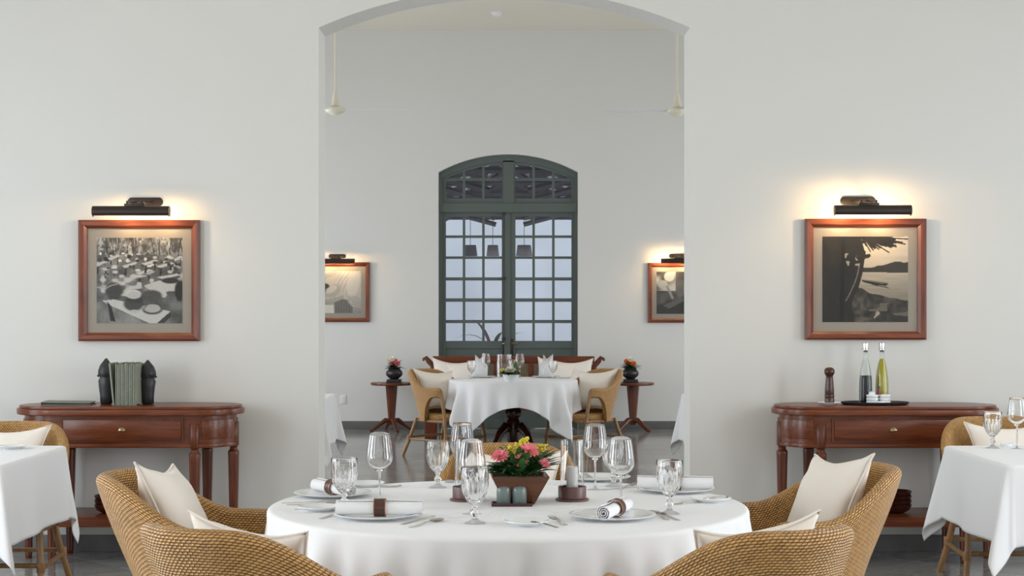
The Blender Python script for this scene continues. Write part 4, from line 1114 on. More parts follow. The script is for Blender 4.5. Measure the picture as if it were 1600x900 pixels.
def picture_lamp(x, zb, wy, label, plate_dx=.05, power=5, bulbs=(-.03, .16), lip=-85, group='brass picture lights'):
    e = empty('picture_light', (x, wy, zb), 0, label, 'lamp', group)
    L, R, off = .455/2, .033, -.155
    m = MB(); prof = []
    a0, a1 = math.radians(lip), math.radians(140); n = 20   # shell open towards the wall and below
    # angle 0 = up, 90 = towards the room
    for i in range(n+1):
        a = a0+(a1-a0)*i/n; prof.append((off-R*math.sin(a), R*math.cos(a)))
    for i in range(n, -1, -1):
        a = a0+(a1-a0)*i/n; prof.append((off-(R-.002)*math.sin(a), (R-.002)*math.cos(a)))
    K = len(prof); vs = [(sx, y, z) for sx in (-L, L) for y, z in prof]; fs = [(i, (i+1) % K, K+(i+1) % K, K+i) for i in range(K)]
    for b in (0, K):
        for i in range(n): fs.append((b+i, b+i+1, b+K-2-i, b+K-1-i))
    m.add(vs, fs); m.build('shade', M_bronze, e, smooth=True, angle=50)
    for sx in (-1, 1):
        m = MB(); m.lathe([(.0005, -.001), (R-.001, -.001), (R-.001, .001), (.0005, .001)], 28, Matrix.Translation((sx*(L-.002), off, 0)) @ Matrix.Rotation(PI/2, 4, 'Y')); m.build('end_cap', M_bronze, e, smooth=True, angle=50)
    m = MB(); pz = .067; pts = [(px+plate_dx, pz_+pz) for px, pz_ in stadium(.08, .0265)]
    n = len(pts); m.add([(a, 0, b) for a, b in pts]+[(a, -.014, b) for a, b in pts], [tuple(range(n)), tuple(range(2*n-1, n-1, -1))]+[(i, n+i, n+(i+1) % n, (i+1) % n) for i in range(n)]); m.build('wall_plate', M_bronze, e, bevel=.002)
    for ax in (-.045, .045):
        m = MB(); cx = plate_dx*.4+ax; m.tube([(cx+plate_dx*.5, -.012, pz), (cx, -.07, pz-.012), (cx, off+.0, pz-.008), (cx, off, R-.001)], .006, 8); m.build('arm', M_bronze, e, smooth=True)
    m = MB(); m.box((plate_dx*.4, off, R+.006), (.12, .022, .016)); m.build('bracket', M_bronze, e, bevel=.002)
    for bx_ in bulbs:
        m = MB(); m.lathe([(.0005, -.03), (.009, -.02), (.011, 0), (.009, .02), (.0005, .03)], 14, Matrix.Translation((bx_, off, 0)) @ Matrix.Rotation(PI/2, 4, 'Y')); m.build('bulb', M_bulb, e, smooth=True)
        l = bpy.data.lights.new('picture_bulb', 'POINT'); l.energy = power; l.color = (1, .66, .32); l.shadow_soft_size = .012
        lo = bpy.data.objects.new('picture_bulb', l); col.objects.link(lo); lo.location = (bx_, off+.008, -.010); lo.parent = e
    return e
M_bulb = emis('bulb_glow', (1, .7, .38), 12)
pm1, pm2, pm3, pm4 = paint_market(), paint_river(), paint_robe(), paint_child()
picture('p', X(219, FW), Z(438.5, FW), FW, pm1, 'black and white photograph of an outdoor market with pots, in a reddish wooden frame', tint=(1, .99, .93))
picture('p', X(1351, FW), Z(436.5, FW), FW, pm2, 'photograph of a river with a long boat and palm, in a reddish wooden frame', tint=(1, .87, .68))
picture('p', X(578, BW)-.3635, Z(456.5, BW), BW, pm3, 'far room photograph of a robed figure holding a jar, cut by the left jamb', tint=(1, .97, .88))
picture('p', X(1012, BW)+.3635, Z(457.5, BW), BW, pm4, 'far room dark photograph of a shaven-headed person, cut by the right jamb', tint=(.95, 1, 1))
picture_lamp(X(205, FW-.155), Z(330.5, FW-.155), FW, 'dark bronze picture light over the outdoor market photograph', .05, 2.2, (-.03, .19))
picture_lamp(X(1363.5, FW-.155), Z(329, FW-.155), FW, 'dark bronze picture light over the river and boat photograph', -.055, 3.6, (-.17, .07), -62)
picture_lamp(X(525, BW-.155), Z(408.5, BW-.155), BW, 'picture light in the far room above the robed figure photograph', .0, 2.4, (-.1, .12))
picture_lamp(X(1062, BW-.155), Z(408, BW-.155), BW, 'picture light in the far room above the shaven-headed person photograph', -.01, 3.8, (-.19, .06), -62)

# ------------------------------------------------------------------ console tables
def console():
    e = empty('console_table'); L = .41
    m = MB(); m.prism(stadium(L, .25), .848, .883); m.build('tabletop', M_mahog, e, bevel=.006, seg=3)
    m = MB(); m.prism(stadium(L, .236), .883, .90); m.build('top_moulding', M_mahog, e, bevel=.005, seg=3)
    m = MB(); ap = stadium(L, .205, 18); m.prism(ap, .675, .848); m.build('apron', M_mahog, e, smooth=True)
    m = MB(); m.prism(stadium(L, .2125, 18), .662, .684); m.build('apron_moulding', M_mahog, e, bevel=.004)
    # drawer in front
    m = MB(); m.box((0, -.209, .765), (.70, .014, .135)); m.build('drawer_surround', M_mahogv, e)
    m = MB(); m.box((0, -.2165, .765), (.675, .012, .118)); d = m.build('drawer', M_mahog, e, bevel=.004)
    m = MB(); M = Matrix.Translation((0, -.2225, .766)) @ Matrix.Rotation(PI/2, 4, 'X')
    m.lathe([(.016, 0), (.016, .002), (.006, .004), (.006, .012), (.012, .016), (.0135, .021), (.010, .026), (.0005, .028)], 20, M @ Matrix.Scale(1.25, 4, (1, 0, 0)) @ Matrix.Scale(.75, 4, (0, 1, 0))); m.build('knob', M_brass, d, smooth=True)
    # curved end panels
    for s in (-1, 1):
        for (aa, bb) in ((-78, -14), (14, 78)):
            pts = []
            for i in range(11):
                a = math.radians(aa+(bb-aa)*i/10); pts.append((L+.213*math.cos(a), .213*math.sin(a)))
            for i in range(10, -1, -1):
                a = math.radians(aa+(bb-aa)*i/10); pts.append((L+.19*math.cos(a), .19*math.sin(a)))
            m = MB(); m.prism([(s*x, y) for x, y in pts], .712, .822); m.build('end_panel', M_mahog, e, bevel=.004)
    for (x, y) in ((L, -.19), (-L, -.19), (L, .19), (-L, .19), (L+.19, 0), (-L-.19, 0)):
        m = MB()
        def sec(w_, z): return [(x+sx*w_, y+sy*w_, z) for sx, sy in ((-1, -.55), (-.55, -1), (.55, -1), (1, -.55), (1, .55), (.55, 1), (-.55, 1), (-1, .55))]
        lv = [(.029, .80), (.029, .662), (.021, .655), (.021, .640), (.031, .625), (.030, .60), (.019, .02), (.017, 0)]
        vs = [p for w_, z in lv for p in sec(w_, z)]; fs = []
        for r in range(len(lv)-1): fs += [(r*8+i, r*8+(i+1) % 8, r*8+8+(i+1) % 8, r*8+8+i) for i in range(8)]
        fs += [tuple(range(7, -1, -1)), tuple((len(lv)-1)*8+i for i in range(8))]
        m.add(vs, fs); m.build('leg', M_mahogv, e, bevel=.0015, seg=1)
    m = MB(); m.prism(stadium(L, .235), .212, .268); m.build('shelf', M_mahog, e, bevel=.005)
    return e
con0 = console(); CY = FW-.27
con0.location = (X(205, CY), CY, 0); tag(con0, 'oval mahogany console table on the left, carrying the green menu covers', 'table', 'mahogany console tables')
con1 = dup(con0, (X(1382, CY), CY, 0), 0, 'oval mahogany console table on the right, carrying the oil bottles')
CZ = .9003
# menus and carved bookends on the left console
def idol(px, hgt, label, flip=1):
    x = X(px, CY+.02); m = MB()
    pr = [(.026, 0), (.033, .006), (.034, .05), (.040, .10), (.044, .135), (.037, .15), (.037, .158), (.046, .168), (.044, .195), (.033, .225), (.016, .248), (.006, .262), (.0005, .265)]
    k = hgt/.265
    def fn(r, z, a, j): return r*(1+.05*math.cos(2*a)+.03*math.sin(7*a+z*40))
    m.lathe([(r, z*k) for r, z in pr], 28, fn=fn)
    e = empty('carved_bookend', (x, CY+.02, CZ), 0, label, 'bookend', 'carved bookends')
    m.build('figure', M_idol, e, smooth=True, angle=60)
    for (az, z) in ((0, .163), (PI, .163), (PI/2, .163)):
        m = MB(); m.lathe([(.0005, -.01), (.008, 0), (.0005, .01)], 10, Matrix.Translation((.046*math.cos(az), .046*math.sin(az), z*k)) @ Matrix.Rotation(PI/2, 4, 'Y')); m.build('lug', M_idol, e, smooth=True)
idol(166, .27, 'black carved figure bookend left of the row of green menu covers')
idol(231, .26, 'black carved figure bookend right of the row of green menu covers', -1)
fo_n = 12
for i in range(fo_n):
    px = 184.5+i*3.05; x = X(px, CY-.03); m = MB(); wdt = .0105
    m.box((0, 0, .122), (wdt*.35, .17, .23)); core = None
    e = empty('menu_cover', (x, CY-.03, CZ), 0, 'grey-green menu cover standing in the row between the bookends', 'menu', 'menu covers standing between the bookends')
    if i == 0: e['label'] = 'leftmost green menu cover, leaning out from the standing row'; e.rotation_euler = (0, -.10, 0); e.location.x -= .003
    if i == fo_n-1: e['label'] = 'last green menu cover of the row, against the right bookend'
    if 0 < i < fo_n-1: e['label'] = ('second', 'third', 'fourth', 'fifth', 'sixth', 'seventh', 'eighth', 'ninth', 'tenth', 'eleventh')[i-1]+' green menu cover from the left bookend in the standing row'
    m.build('pages', M_napkin, e)
    for s in (-1, 1):
        m = MB(); m.box((s*wdt*.36, 0, .124), (.0022, .18, .245-.006*(i % 3))); m.build('cover', M_folder2 if (i+(s > 0)) % 3 == 0 else M_folder, e)
    m = MB(); m.tube([(0, -.09, .0), (0, -.09, .245-.006*(i % 3))], wdt*.45, 8); m.build('spine', M_folder if i % 2 else M_folder2, e, smooth=True)
e = empty('menu_folder', (X(108, CY-.02), CY-.03, CZ), .08, 'closed green folder lying flat at the left end of the console', 'menu')
m = MB(); m.box((0, 0, .0025), (.28, .19, .004)); m.box((0, 0, .0165), (.28, .19, .004), Matrix.Rotation(.02, 4, 'Y')); m.box((-.139, 0, .009), (.004, .19, .018)); m.build('cover', M_folder, e, bevel=.001)
m = MB(); m.box((0, .002, .0092), (.265, .18, .010)); m.build('pages', M_black, e)
# right console things
def mill(loc):
    e = empty('pepper_mill', loc, 0, 'dark wooden pepper mill standing on a small white saucer', 'pepper mill')
    m = MB(); m.lathe([(.027, 0), (.028, .004), (.028, .035), (.0265, .038), (.028, .042), (.028, .055), (.0255, .058), (.027, .064), (.026, .09), (.022, .14), (.020, .158), (.021, .162)], 32); m.build('body', M_pepper, e, smooth=True)
    m = MB(); m.lathe([(.019, .163), (.025, .170), (.031, .185), (.030, .198), (.024, .208), (.012, .213), (.0005, .214)], 32); m.build('head', M_pepper, e, smooth=True)
    m = MB(); m.lathe([(.005, .213), (.006, .218), (.004, .224), (.0005, .225)], 12); m.build('knob', M_brass, e, smooth=True)
sx_, sy_ = X(1296, CY-.05), CY-.05
m = MB(); m.lathe([(.0005, .001), (.035, 0), (.037, .002), (.06, .011), (.068, .014), (.0675, .016), (.058, .0135), (.036, .0045), (.0005, .004)], 40); o = m.build('saucer', M_china, None, smooth=True); o.location = (sx_, sy_, CZ); tag(o, 'small white saucer under the dark pepper mill', 'saucer')
mill((sx_, sy_, CZ+.0045))
tx, ty = X(1368, CY-.04), CY-.02
m = MB(); M = Matrix.Scale(1.0, 4, (1, 0, 0)) @ Matrix.Scale(.62, 4, (0, 1, 0))
m.lathe([(.0005, 0), (.18, 0), (.195, .006), (.2, .016), (.197, .017), (.19, .009), (.178, .005), (.0005, .004)], 64, M); o = m.build('serving_tray', M_black, None, smooth=True, angle=50); o.location = (tx, ty, CZ); tag(o, 'dark oval serving tray under the oil bottles and white dishes', 'tray')
TZ2 = CZ+.0045
def bottle(px, dy, liq_h, mat, label, wd=.036, taper=False):
    y = CY+dy; e = empty('oil_bottle', (X(px, y), y, TZ2), 0, label, 'bottle', 'oil and vinegar bottles on the tray')
    body = [(.034, 0), (.0365, .005), (.0365, .03), (.036, .10), (.034, .15), (.028, .20), (.020, .24), (.014, .262), (.013, .30), (.0155, .303), (.0155, .310)]
    body = [(a*(1.1 if b < .25 else 1), b) for a, b in body]
    inn = [(r-.0025, z) for r, z in reversed(body[:-1])]; inn[-1] = (.031, .006)
    m = MB(); m.lathe([(.0005, 0)]+body+[(.012, .31)]+inn+[(.0005, .006)], 36); m.build('bottle_glass', M_bottle, e, smooth=True, angle=60)
    lp = [(.0005, .0065), (.031, .0065)]
    for r, z in body[2:]:
        if z < liq_h: lp.append((r-.003, z))
    zz = [b[1] for b in body]; rr = [b[0] for b in body]; rl = float(np.interp(liq_h, zz, rr))-.003
    lp += [(rl, liq_h), (.0005, liq_h)]
    m = MB(); m.lathe(lp, 36); m.build('liquid', mat, e, smooth=True, angle=50)
    m = MB(); m.lathe([(.011, .30), (.0165, .311), (.020, .313), (.020, .317), (.0165, .319), (.0155, .322), (.0185, .35), (.0175, .354), (.0005, .355)], 28); m.build('stopper', M_chrome, e, smooth=True, angle=50)
bottle(1352.5, .0, .165, M_vinegar, 'glass bottle half full of dark vinegar with a chrome stopper')
bottle(1378, .035, .262, M_oil, 'glass bottle of yellow-green olive oil with a chrome stopper')
e = empty('sauce_bottle', (X(1373, CY-.035), CY-.035, TZ2), 0, 'tiny sauce bottle with a green label in front of the oil', 'bottle')
m = MB(); m.lathe([(.013, 0), (.0145, .003), (.0145, .055), (.007, .070), (.006, .085)], 20); m.build('body', principled('red_sauce', (.22, .03, .015), .15), e, smooth=True)
m = MB(); m.ring([(.0147, .018), (.0152, .018), (.0152, .05), (.0147, .05)], 20); m.build('label', principled('green_label', (.04, .30, .16), .6), e, smooth=True)
m = MB(); m.lathe([(.0075, .085), (.0075, .105), (.0005, .106)], 16); m.build('cap', M_pot, e, smooth=True)
e = empty('toothpick_holder', (X(1362, CY-.04), CY-.04, TZ2), 0, 'small white cup of toothpicks behind the stacked dishes', 'cup')
m = MB(); m.ring([(.016, 0), (.018, .07), (.0165, .07), (.0145, .003)], 24); m.lathe([(.015, .001), (.015, .006)], 20); m.build('cup', M_china, e, smooth=True, angle=50)
m = MB()
for i in range(16): a = i*2.4; r = .0035*math.sqrt(i); m.tube([(r*.6*math.cos(a), r*.6*math.sin(a), .006), (r*math.cos(a), r*math.sin(a), .074)], .001, 5)
m.build('toothpicks', M_candle, e)
def dish_mb():
    m = MB(); m.lathe([(.0005, .0005), (.026, 0), (.030, .003), (.0345, .012), (.035, .018), (.0338, .0195), (.032, .014), (.027, .006), (.0005, .004)], 32); return m
dish0 = dish_mb().build('sauce_dish', M_china, None, smooth=True, angle=60); Gd = 'small white sauce dishes stacked on the tray'
for (px, dy, n, where) in ((1363, -.075, 3, 'left stack'), (1382, -.06, 3, 'right stack')):
    for k in range(n):
        pos = ('bottom', 'middle', 'top')[k]
        inst(dish0, (X(px, CY+dy), CY+dy, TZ2+k*.0178), 0, f'small white sauce dish, {pos} of the {where} on the tray', 'dish', Gd)
inst(dish0, (X(1375.5, CY-.1), CY-.1, TZ2), 0, 'single small white sauce dish in front of the two stacks', 'dish', Gd)
# wooden bowls on the console shelves
mbw = MB(); mbw.ring([(.05, 0), (.085, .02), (.098, .05), (.094, .052), (.08, .024), (.045, .006)], 32); mbw.lathe([(.05, .0005), (.06, .006)], 24)
bowl0 = mbw.build('wooden_bowl', M_darkwood, None, smooth=True)
for k in range(4):
    inst(bowl0, (X(1397, CY), CY-.02, .2685+k*.026), 0, ('bottom', 'second', 'third', 'top')[k]+' dark wooden bowl of the stack on the right console shelf', 'bowl', 'wooden bowls stacked on the right console shelf')
for k in range(3):
    inst(bowl0, (X(175, CY), CY-.02, .2685+k*.026), 0, ('bottom', 'middle', 'top')[k]+' dark wooden bowl of the stack on the left console shelf', 'bowl', 'wooden bowls stacked on the left console shelf')

# ------------------------------------------------------------------ side tables in the front room
LTX, LTY = -2.79, 7.63
RTX, RTY = 2.72, 7.63
for (tx, ty, side) in ((LTX, LTY, 'left'), (RTX, RTY, 'right')):
    pedestal_table((tx, ty, 0), .5, f'square table under the white cloth at the {side} edge of the front room', hx=.5)
    square_cloth('tablecloth', (tx, ty, 0), .505, .505, .35, f'white cloth with pointed corners on the square table at the {side} edge', seed=3 if side == 'left' else 9, group='white cloths on the square side tables')
c = chair(-2.61, 8.12, -PI/2-.0, 'rattan tub chair behind the square table at the left edge', 'rattan chairs at the square side tables')
chair_cushion(c, 'cream cushion in the chair behind the left square table', 6, dz=.64, dy=-.12, dx=.03)
c = chair(2.64, 8.50, -PI/2+.0, 'rattan tub chair behind the square table at the right edge', 'rattan chairs at the square side tables')
chair_cushion(c, 'cream cushion in the chair behind the right square table', 7, dz=.63, dy=-.12, dx=-.06)
inst(gob0, T(1551, 701, CT), .3, 'faceted water goblet on the right square table', 'glass', 'glasses on the right square table')
inst(wine0, T(1589, 702, CT), 0, 'tall wine glass on the right square table at the picture edge', 'glass', 'glasses on the right square table')
m = MB(); m.lathe([(.0005, 0), (.022, 0), (.03, .008), (.032, .018), (.030, .018), (.026, .007), (.0005, .004)], 24); o = m.build('salt_dish', M_china, None, smooth=True); o.location = T(1573, 698, CT); tag(o, 'tiny white dish between the glasses on the right square table', 'dish')
inst(bread0, T(18, 702, CT), 0, 'small white plate on the left square table', 'plate', 'plates on the side tables')
lay(bknife0, (-8, 701), (30, 700), 'small butter knife on the plate of the left square table', CT+.014)

# ------------------------------------------------------------------ far room
RX, RY = X(802, 15.95), 15.95
RR = .64
pedestal_table((RX, RY, 0), RR-.01, 'round dark mahogany pedestal table in the far room')
round_cloth('tablecloth', (RX, RY, 0), RR-.012, .865, 'white cloth with hanging points on the round far table', square=True, rz=.04, seed=12, amp=.05, flare=.07, ks=(15, 22), corner_amp=.35, n=520)
Gf = 'rattan chairs around the far table'
cL = chair(X(697, RY), RY-.05, -.7, 'rattan tub chair left of the round far table, turned towards it', Gf)
cR = chair(X(914, RY), RY-.05, PI+.7, 'rattan tub chair right of the round far table, turned towards it', Gf)
chair_cushion(cL, 'cream cushion in the chair left of the far table', 1, dz=.645, dy=-.13, roll=.08, yaw=-.25)
chair_cushion(cR, 'cream cushion in the chair right of the far table', 2, dz=.645, dy=-.13, roll=-.08, yaw=.25)
# tableware on far table
Gft = 'glasses on the far table'
inst(wine0, T(759, 591, CT), 0, 'wine glass left of the white flower bowl on the far table', 'glass', Gft)
inst(wine0, T(812, 591, CT), 0, 'wine glass right of the white flower bowl on the far table', 'glass', Gft)
inst(gob0, T(737, 592, CT), 0, 'water goblet in front of the left folded napkin on the far table', 'glass', Gft)
inst(gob0, T(801, 589.5, CT), 0, 'water goblet behind the white flower bowl on the far table', 'glass', Gft)
inst(gob0, T(864, 592, CT), 0, 'water goblet near the right folded napkin on the far table', 'glass', Gft)
m = MB(); m.ring([(.075, 0), (.078, .235), (.074, .235), (.071, .004)], 24, fn=lambda r, z, a, j: r*(1+.02*math.cos(12*a))); m.lathe([(.072, .001), (.072, .005)], 24)
o = m.build('glass_vase', M_glass, None, smooth=True); o.location = T(788, 589, CT); tag(o, 'wide ribbed glass cylinder behind the white flower on the far table', 'vase')
def folded_napkin(px, py, rz, label):
    e = MB()
    for k, (a, h, t) in enumerate(((-.5, .22, -.12), (.1, .19, .05), (.6, .23, .15))):
        M = Matrix.Rotation(a, 4, 'Z')
        e.add([(-.075, .0, 0), (.075, .03*k, 0), (.07, .03, h*.45), (t*.5, .0, h), (-.07, .03, h*.5), (0, -.045, h*.35), (0, -.05, 0)],
              [(0, 6, 5, 4), (6, 1, 2, 5), (5, 2, 3), (4, 5, 3)], M)
    o = e.build('folded_napkin', M_napkin, None, smooth=True, angle=80); md = o.modifiers.new('t', 'SOLIDIFY'); md.thickness = .008
    o.location = T(px, py, CT); o.location.z += .016; o.rotation_euler = (0, 0, rz); tag(o, label, 'napkin', 'folded napkins standing on the far table')
folded_napkin(751, 590, .2, 'white napkin folded upright on the left plate of the far table')
folded_napkin(853, 590, -.6, 'white napkin folded upright on the right plate of the far table')
inst(plate0, T(753, 590.5, CT), 0, 'white plate under the left folded napkin on the far table', 'plate', 'plates on the far table')
inst(plate0, T(853, 590.5, CT), 0, 'white plate under the right folded napkin on the far table', 'plate', 'plates on the far table')
inst(bread0, T(882, 591.5, CT), 0, 'small white plate near the right rim of the far table', 'plate', 'plates on the far table')
fb = empty('flower_bowl', T(798, 597, CT), 0, 'small white bowl with a round white flower and dark leaves', 'flowers')
m = MB(); m.ring([(.045, 0), (.07, .03), (.082, .075), (.078, .075), (.064, .03), (.04, .006)], 32); m.lathe([(.045, .0005), (.06, .02)], 24); m.build('bowl', M_china, fb, smooth=True)
m = MB(); m.lathe([(.0005, .05), (.07, .05), (.08, .072), (.0005, .085)], 20); m.build('moss', M_green2, fb, smooth=True)
random.seed(3)
for i in range(26):
    az = 2*PI*i/26; place_leaf(fb, (0, 0, .078), az, random.uniform(.0, .35), random.uniform(.10, .15), .05, M_green2 if i % 3 else M_green, .4)
place_leaf(fb, (.04, 0, .09), -.3, 1.3, .12, .04, M_green, .1); place_leaf(fb, (.06, 0, .09), -1.2, .8, .12, .04, M_green, .1)
petal_flower(.058, 6, M_whitepetal, 'white_flower', fb, Matrix.Translation((-.005, -.02, .115)) @ Matrix.Rotation(.35, 4, 'X'), M_whitepetal, 24, .3)
for (x, y, z) in ((-.085, -.02, .11), (-.07, -.03, .125), (-.095, 0, .12)):
    m = MB(); m.lathe([(.0003, -.012), (.012, 0), (.0003, .012)], 8, Matrix.Translation((x, y, z))); m.build('yellow_bud', M_yellow, fb, smooth=True)

# bench
BYB, BYF = 18.55, 17.98
bench = empty('cane_back_bench', (X(802.5, BYB), BYB, 0), 0, 'long mahogany bench with woven cane back and scrolled ends before the arched door', 'bench')
bw = 2.04
def bz(py): return Z(py, BYB)
m = MB(); m.box((0, 0, .875), (bw-.16, .045, .085)); m.build('top_rail', M_mahog, bench, bevel=.008)
m = MB(); m.box((0, 0, .50), (bw-.16, .04, .05)); m.build('back_rail', M_mahog, bench, bevel=.004)
for s in (-1, 1):
    m = MB(); m.tube([(s*(bw/2-.10), 0, .02), (s*(bw/2-.10), 0, .6), (s*(bw/2-.085), 0, .80), (s*(bw/2-.03), 0, .86), (s*(bw/2-.0), 0, .90), (s*(bw/2+.03), 0, .885), (s*(bw/2+.028), 0, .862)], [.03, .032, .034, .032, .025, .017, .014], 10); m.build('scrolled_end', M_mahogv, bench, smooth=True)
    m = MB(); m.tube([(s*(bw/2-.08), 0, .66), (s*(bw/2-.07), -.25, .66), (s*(bw/2-.07), -.52, .64), (s*(bw/2-.07), -.56, .60)], [.025, .025, .028, .02], 10); m.build('armrest', M_mahogv, bench, smooth=True)
    m = MB(); m.box((s*(bw/2-.085), -.53, .31), (.14, .10, .62)); m.build('front_leg', M_mahogv, bench, bevel=.01)
for x in (-.62, -.2, .2, .62):
    m = MB(); m.box((x, 0, .68), (.06, .035, .32)); m.build('back_splat', M_mahog, bench, bevel=.003)
def cane_panel(x0, x1, z0, z1):
    m = MB(); st = .028; r = .0045
    for i in range(int((x1-x0)/st)+1): m.box((x0+i*st, -.004, (z0+z1)/2), (r*2, .004, z1-z0))
    for i in range(int((z1-z0)/st)+1): m.box(((x0+x1)/2, .0, z0+i*st), (x1-x0, .004, r*2))
    o = m.build('cane_panel', M_cane, bench); o['kind'] = 'stuff'
for a, b in ((-.9, -.65), (-.59, -.23), (-.17, .17), (.23, .59), (.65, .9)): cane_panel(a, b, .525, .835)
m = MB(); m.box((0, -.27, .40), (bw-.16, .56, .05)); m.build('seat', M_mahog, bench, bevel=.006)
m = MB(); m.box((0, -.535, .355), (bw-.24, .03, .07)); m.build('seat_rail', M_mahog, bench)
Gbc = 'cushions along the bench'
BS = BYB-.17
for px, rl, sd, lab in ((703, .10, 3, 'cream cushion at the left end of the bench'), (731, -.16, 4, 'cream cushion second from the left on the bench'),
                        (866, .16, 5, 'cream cushion third from the left on the bench'), (898, -.06, 6, 'cream cushion at the right end of the bench')):
    cushion((X(px, BS), BS-(.06 if sd in (4, 5) else 0), .66), 0, -.25, rl, lab, Gbc, sd, .46, .08)
# side tables with pots
def side_table():
    e = empty('side_table')
    m = MB(); m.lathe([(.235, .555), (.25, .56), (.255, .575), (.25, .588), (.0005, .59)], 48); m.build('tabletop', M_mahog, e, smooth=True)
    m = MB()
    lv = [(.035, .08), (.04, .12), (.075, .54), (.078, .556)]; vs = []; fs = []
    for w_, z in lv: vs += [(w_*math.cos(PI/8+i*PI/4), w_*math.sin(PI/8+i*PI/4), z) for i in range(8)]
    for r in range(3): fs += [(r*8+i, r*8+(i+1) % 8, r*8+8+(i+1) % 8, r*8+8+i) for i in range(8)]
    fs += [tuple(range(7, -1, -1)), tuple(24+i for i in range(8))]; m.add(vs, fs); m.build('column', M_mahogv, e)
    for k in range(4):
        a = .35+k*PI/2; m = MB(); m.tube([(.0, 0, .13), (.08, 0, .135), (.16, 0, .08), (.24, 0, .022), (.27, 0, .017)], [.03, .03, .024, .018, .016], 8, Matrix.Rotation(a, 4, 'Z')); m.build('leg', M_mahogv, e, smooth=True)
    return e
st0 = side_table(); SY = 19.08
st0.location = (X(612, SY), SY, 0); tag(st0, 'small round mahogany pedestal table left of the bench', 'table', 'small round side tables by the bench')
st1 = dup(st0, (X(989, SY), SY, 0), .4, 'small round mahogany pedestal table right of the bench')
def pot_flowers(x, y, z, label, cols, seed):
    e = empty('flower_pot', (x, y, z), 0, label, 'flowers', 'flower pots on the small side tables')
    m = MB(); m.box((0, 0, .022), (.17, .17, .03)); m.box((0, 0, .005), (.19, .19, .01)); m.build('plinth', M_pot, e, bevel=.004)
    m = MB(); m.ring([(.04, .0375), (.05, .04), (.095, .08), (.102, .11), (.09, .14), (.07, .158), (.078, .172), (.084, .178), (.078, .179), (.066, .17), (.062, .15), (.08, .1), (.04, .05)], 32); m.build('pot', M_pot, e, smooth=True)
    random.seed(seed)
    for i in range(30):
        az = 2*PI*i/30*1.7; place_leaf(e, (0, 0, .165), az, random.uniform(.1, .9), random.uniform(.10, .165), .04, M_green2 if i % 3 else M_green, .3)
    for k, (mat, x_, z_) in enumerate(cols):
        petal_flower(.042, 4, mat, 'flower', e, Matrix.Translation((x_, -.05, z_)) @ Matrix.Rotation(.8, 4, 'X'), None, 14, .35)
pot_flowers(X(616, SY), SY, .59, 'black pot with pink and white flowers on the left small side table', [(M_pink, -.03, .235), (M_whitepetal, -.02, .28), (M_pink, .04, .225), (M_pink, .01, .255), (M_whitepetal, -.06, .26)], 5)
pot_flowers(X(985, SY), SY, .59, 'black pot with orange and white flowers on the right small side table', [(M_orange, -.02, .24), (M_whitepetal, .0, .275), (M_orange, .03, .225), (M_orange, -.045, .25)], 8)
# part-hidden tables either side
for (tx, ty, sd, side) in ((-1.93, 12.75, 21, 'left'), (1.87, 12.75, 22, 'right')):
    pedestal_table((tx, ty, 0), .45, f'square far room table mostly hidden behind the {side} jamb of the arch', hx=.45)
    square_cloth('tablecloth', (tx, ty, 0), .455, .455, .36, f'white cloth of the table mostly hidden behind the {side} jamb', seed=sd)
c = chair(-1.93, 12.75+.62, -PI/2, 'rattan chair barely showing behind the far table at the left jamb', 'rattan chairs behind the jambs')
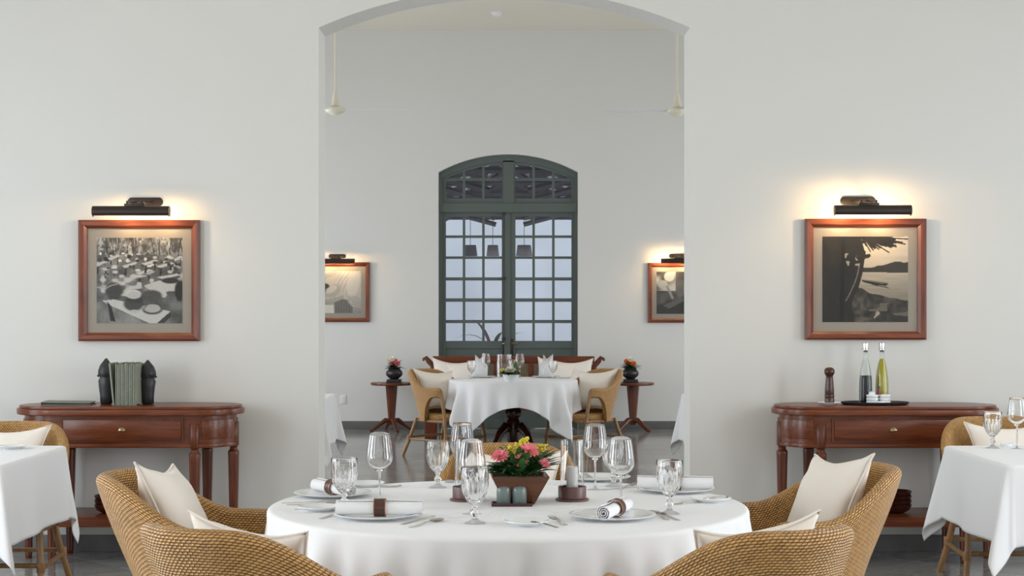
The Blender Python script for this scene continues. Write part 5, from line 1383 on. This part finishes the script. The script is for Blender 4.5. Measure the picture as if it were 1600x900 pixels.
# ceiling fans
def fan(x, y, z, a0, label):
    e = empty('ceiling_fan', (x, y, z), 0, label, 'ceiling fan', 'cream ceiling fans')
    m = MB(); m.tube([(0, 0, .16), (0, 0, CEIL-z-.02)], .011, 10); m.build('down_rod', M_cream, e, smooth=True)
    m = MB(); m.lathe([(.0005, .02), (.09, .02), (.10, .0), (.10, -.012), (.075, -.035), (.04, -.048), (.035, -.055), (.0005, -.056)], 40); m.build('motor_housing', M_cream, e, smooth=True, angle=50)
    m = MB(); m.lathe([(.042, .028), (.034, .08), (.022, .15), (.018, .165), (.0005, .168)], 28); m.build('canopy', M_cream, e, smooth=True)
    m = MB(); m.lathe([(.042, .018), (.044, .026), (.0005, .028)], 28); m.build('collar', M_bronze, e, smooth=True)
    m = MB(); m.lathe([(.05, CEIL-z), (.045, CEIL-z-.05), (.015, CEIL-z-.09)], 24); m.build('ceiling_cup', M_cream, e, smooth=True)
    for k in range(3):
        M = Matrix.Rotation(a0+k*2*PI/3, 4, 'Z') @ Matrix.Translation((0, 0, .0)) @ Matrix.Rotation(.12, 4, 'X'); m = MB()
        m.add([(.08, -.03, 0), (.2, -.05, 0), (.68, -.065, 0), (.70, -.04, 0), (.70, .04, 0), (.68, .065, 0), (.2, .05, 0), (.08, .03, 0)]+[(.08, -.03, .004), (.2, -.05, .004), (.68, -.065, .004), (.70, -.04, .004), (.70, .04, .004), (.68, .065, .004), (.2, .05, .004), (.08, .03, .004)],
              [tuple(range(7, -1, -1)), tuple(range(8, 16))]+[(i, (i+1) % 8, 8+(i+1) % 8, 8+i) for i in range(8)], M); m.build('blade', M_white, e)
FY = 15.5
fan(X(524, FY), FY, Z(171, FY), .05, 'cream ceiling fan hanging on a long rod inside the left of the arch')
fan(X(1058, FY), FY, Z(173, FY), PI-.05, 'cream ceiling fan hanging on a long rod inside the right of the arch')
m = MB(); m.lathe([(.07, 0), (.07, -.012), (.05, -.03), (.042, -.035), (.04, -.045), (.0005, -.047)], 32); o = m.build('smoke_detector', M_white, None, smooth=True); o.location = (X(776, 18.3), 18.3, CEIL); tag(o, 'small white round smoke detector on the far room ceiling', 'detector')
e = empty('wall_outlet', (X(536, BW), BW, Z(624, BW)), 0, 'white double wall outlet on the far wall left of the small side table', 'outlet')
m = MB(); m.box((0, -.005, 0), (.075, .010, .105)); m.build('plate', M_white, e, bevel=.002)
m = MB(); m.box((0, -.0115, .02), (.035, .004, .03)); m.box((0, -.0115, -.02), (.035, .004, .03)); m.build('socket', M_cream, e)
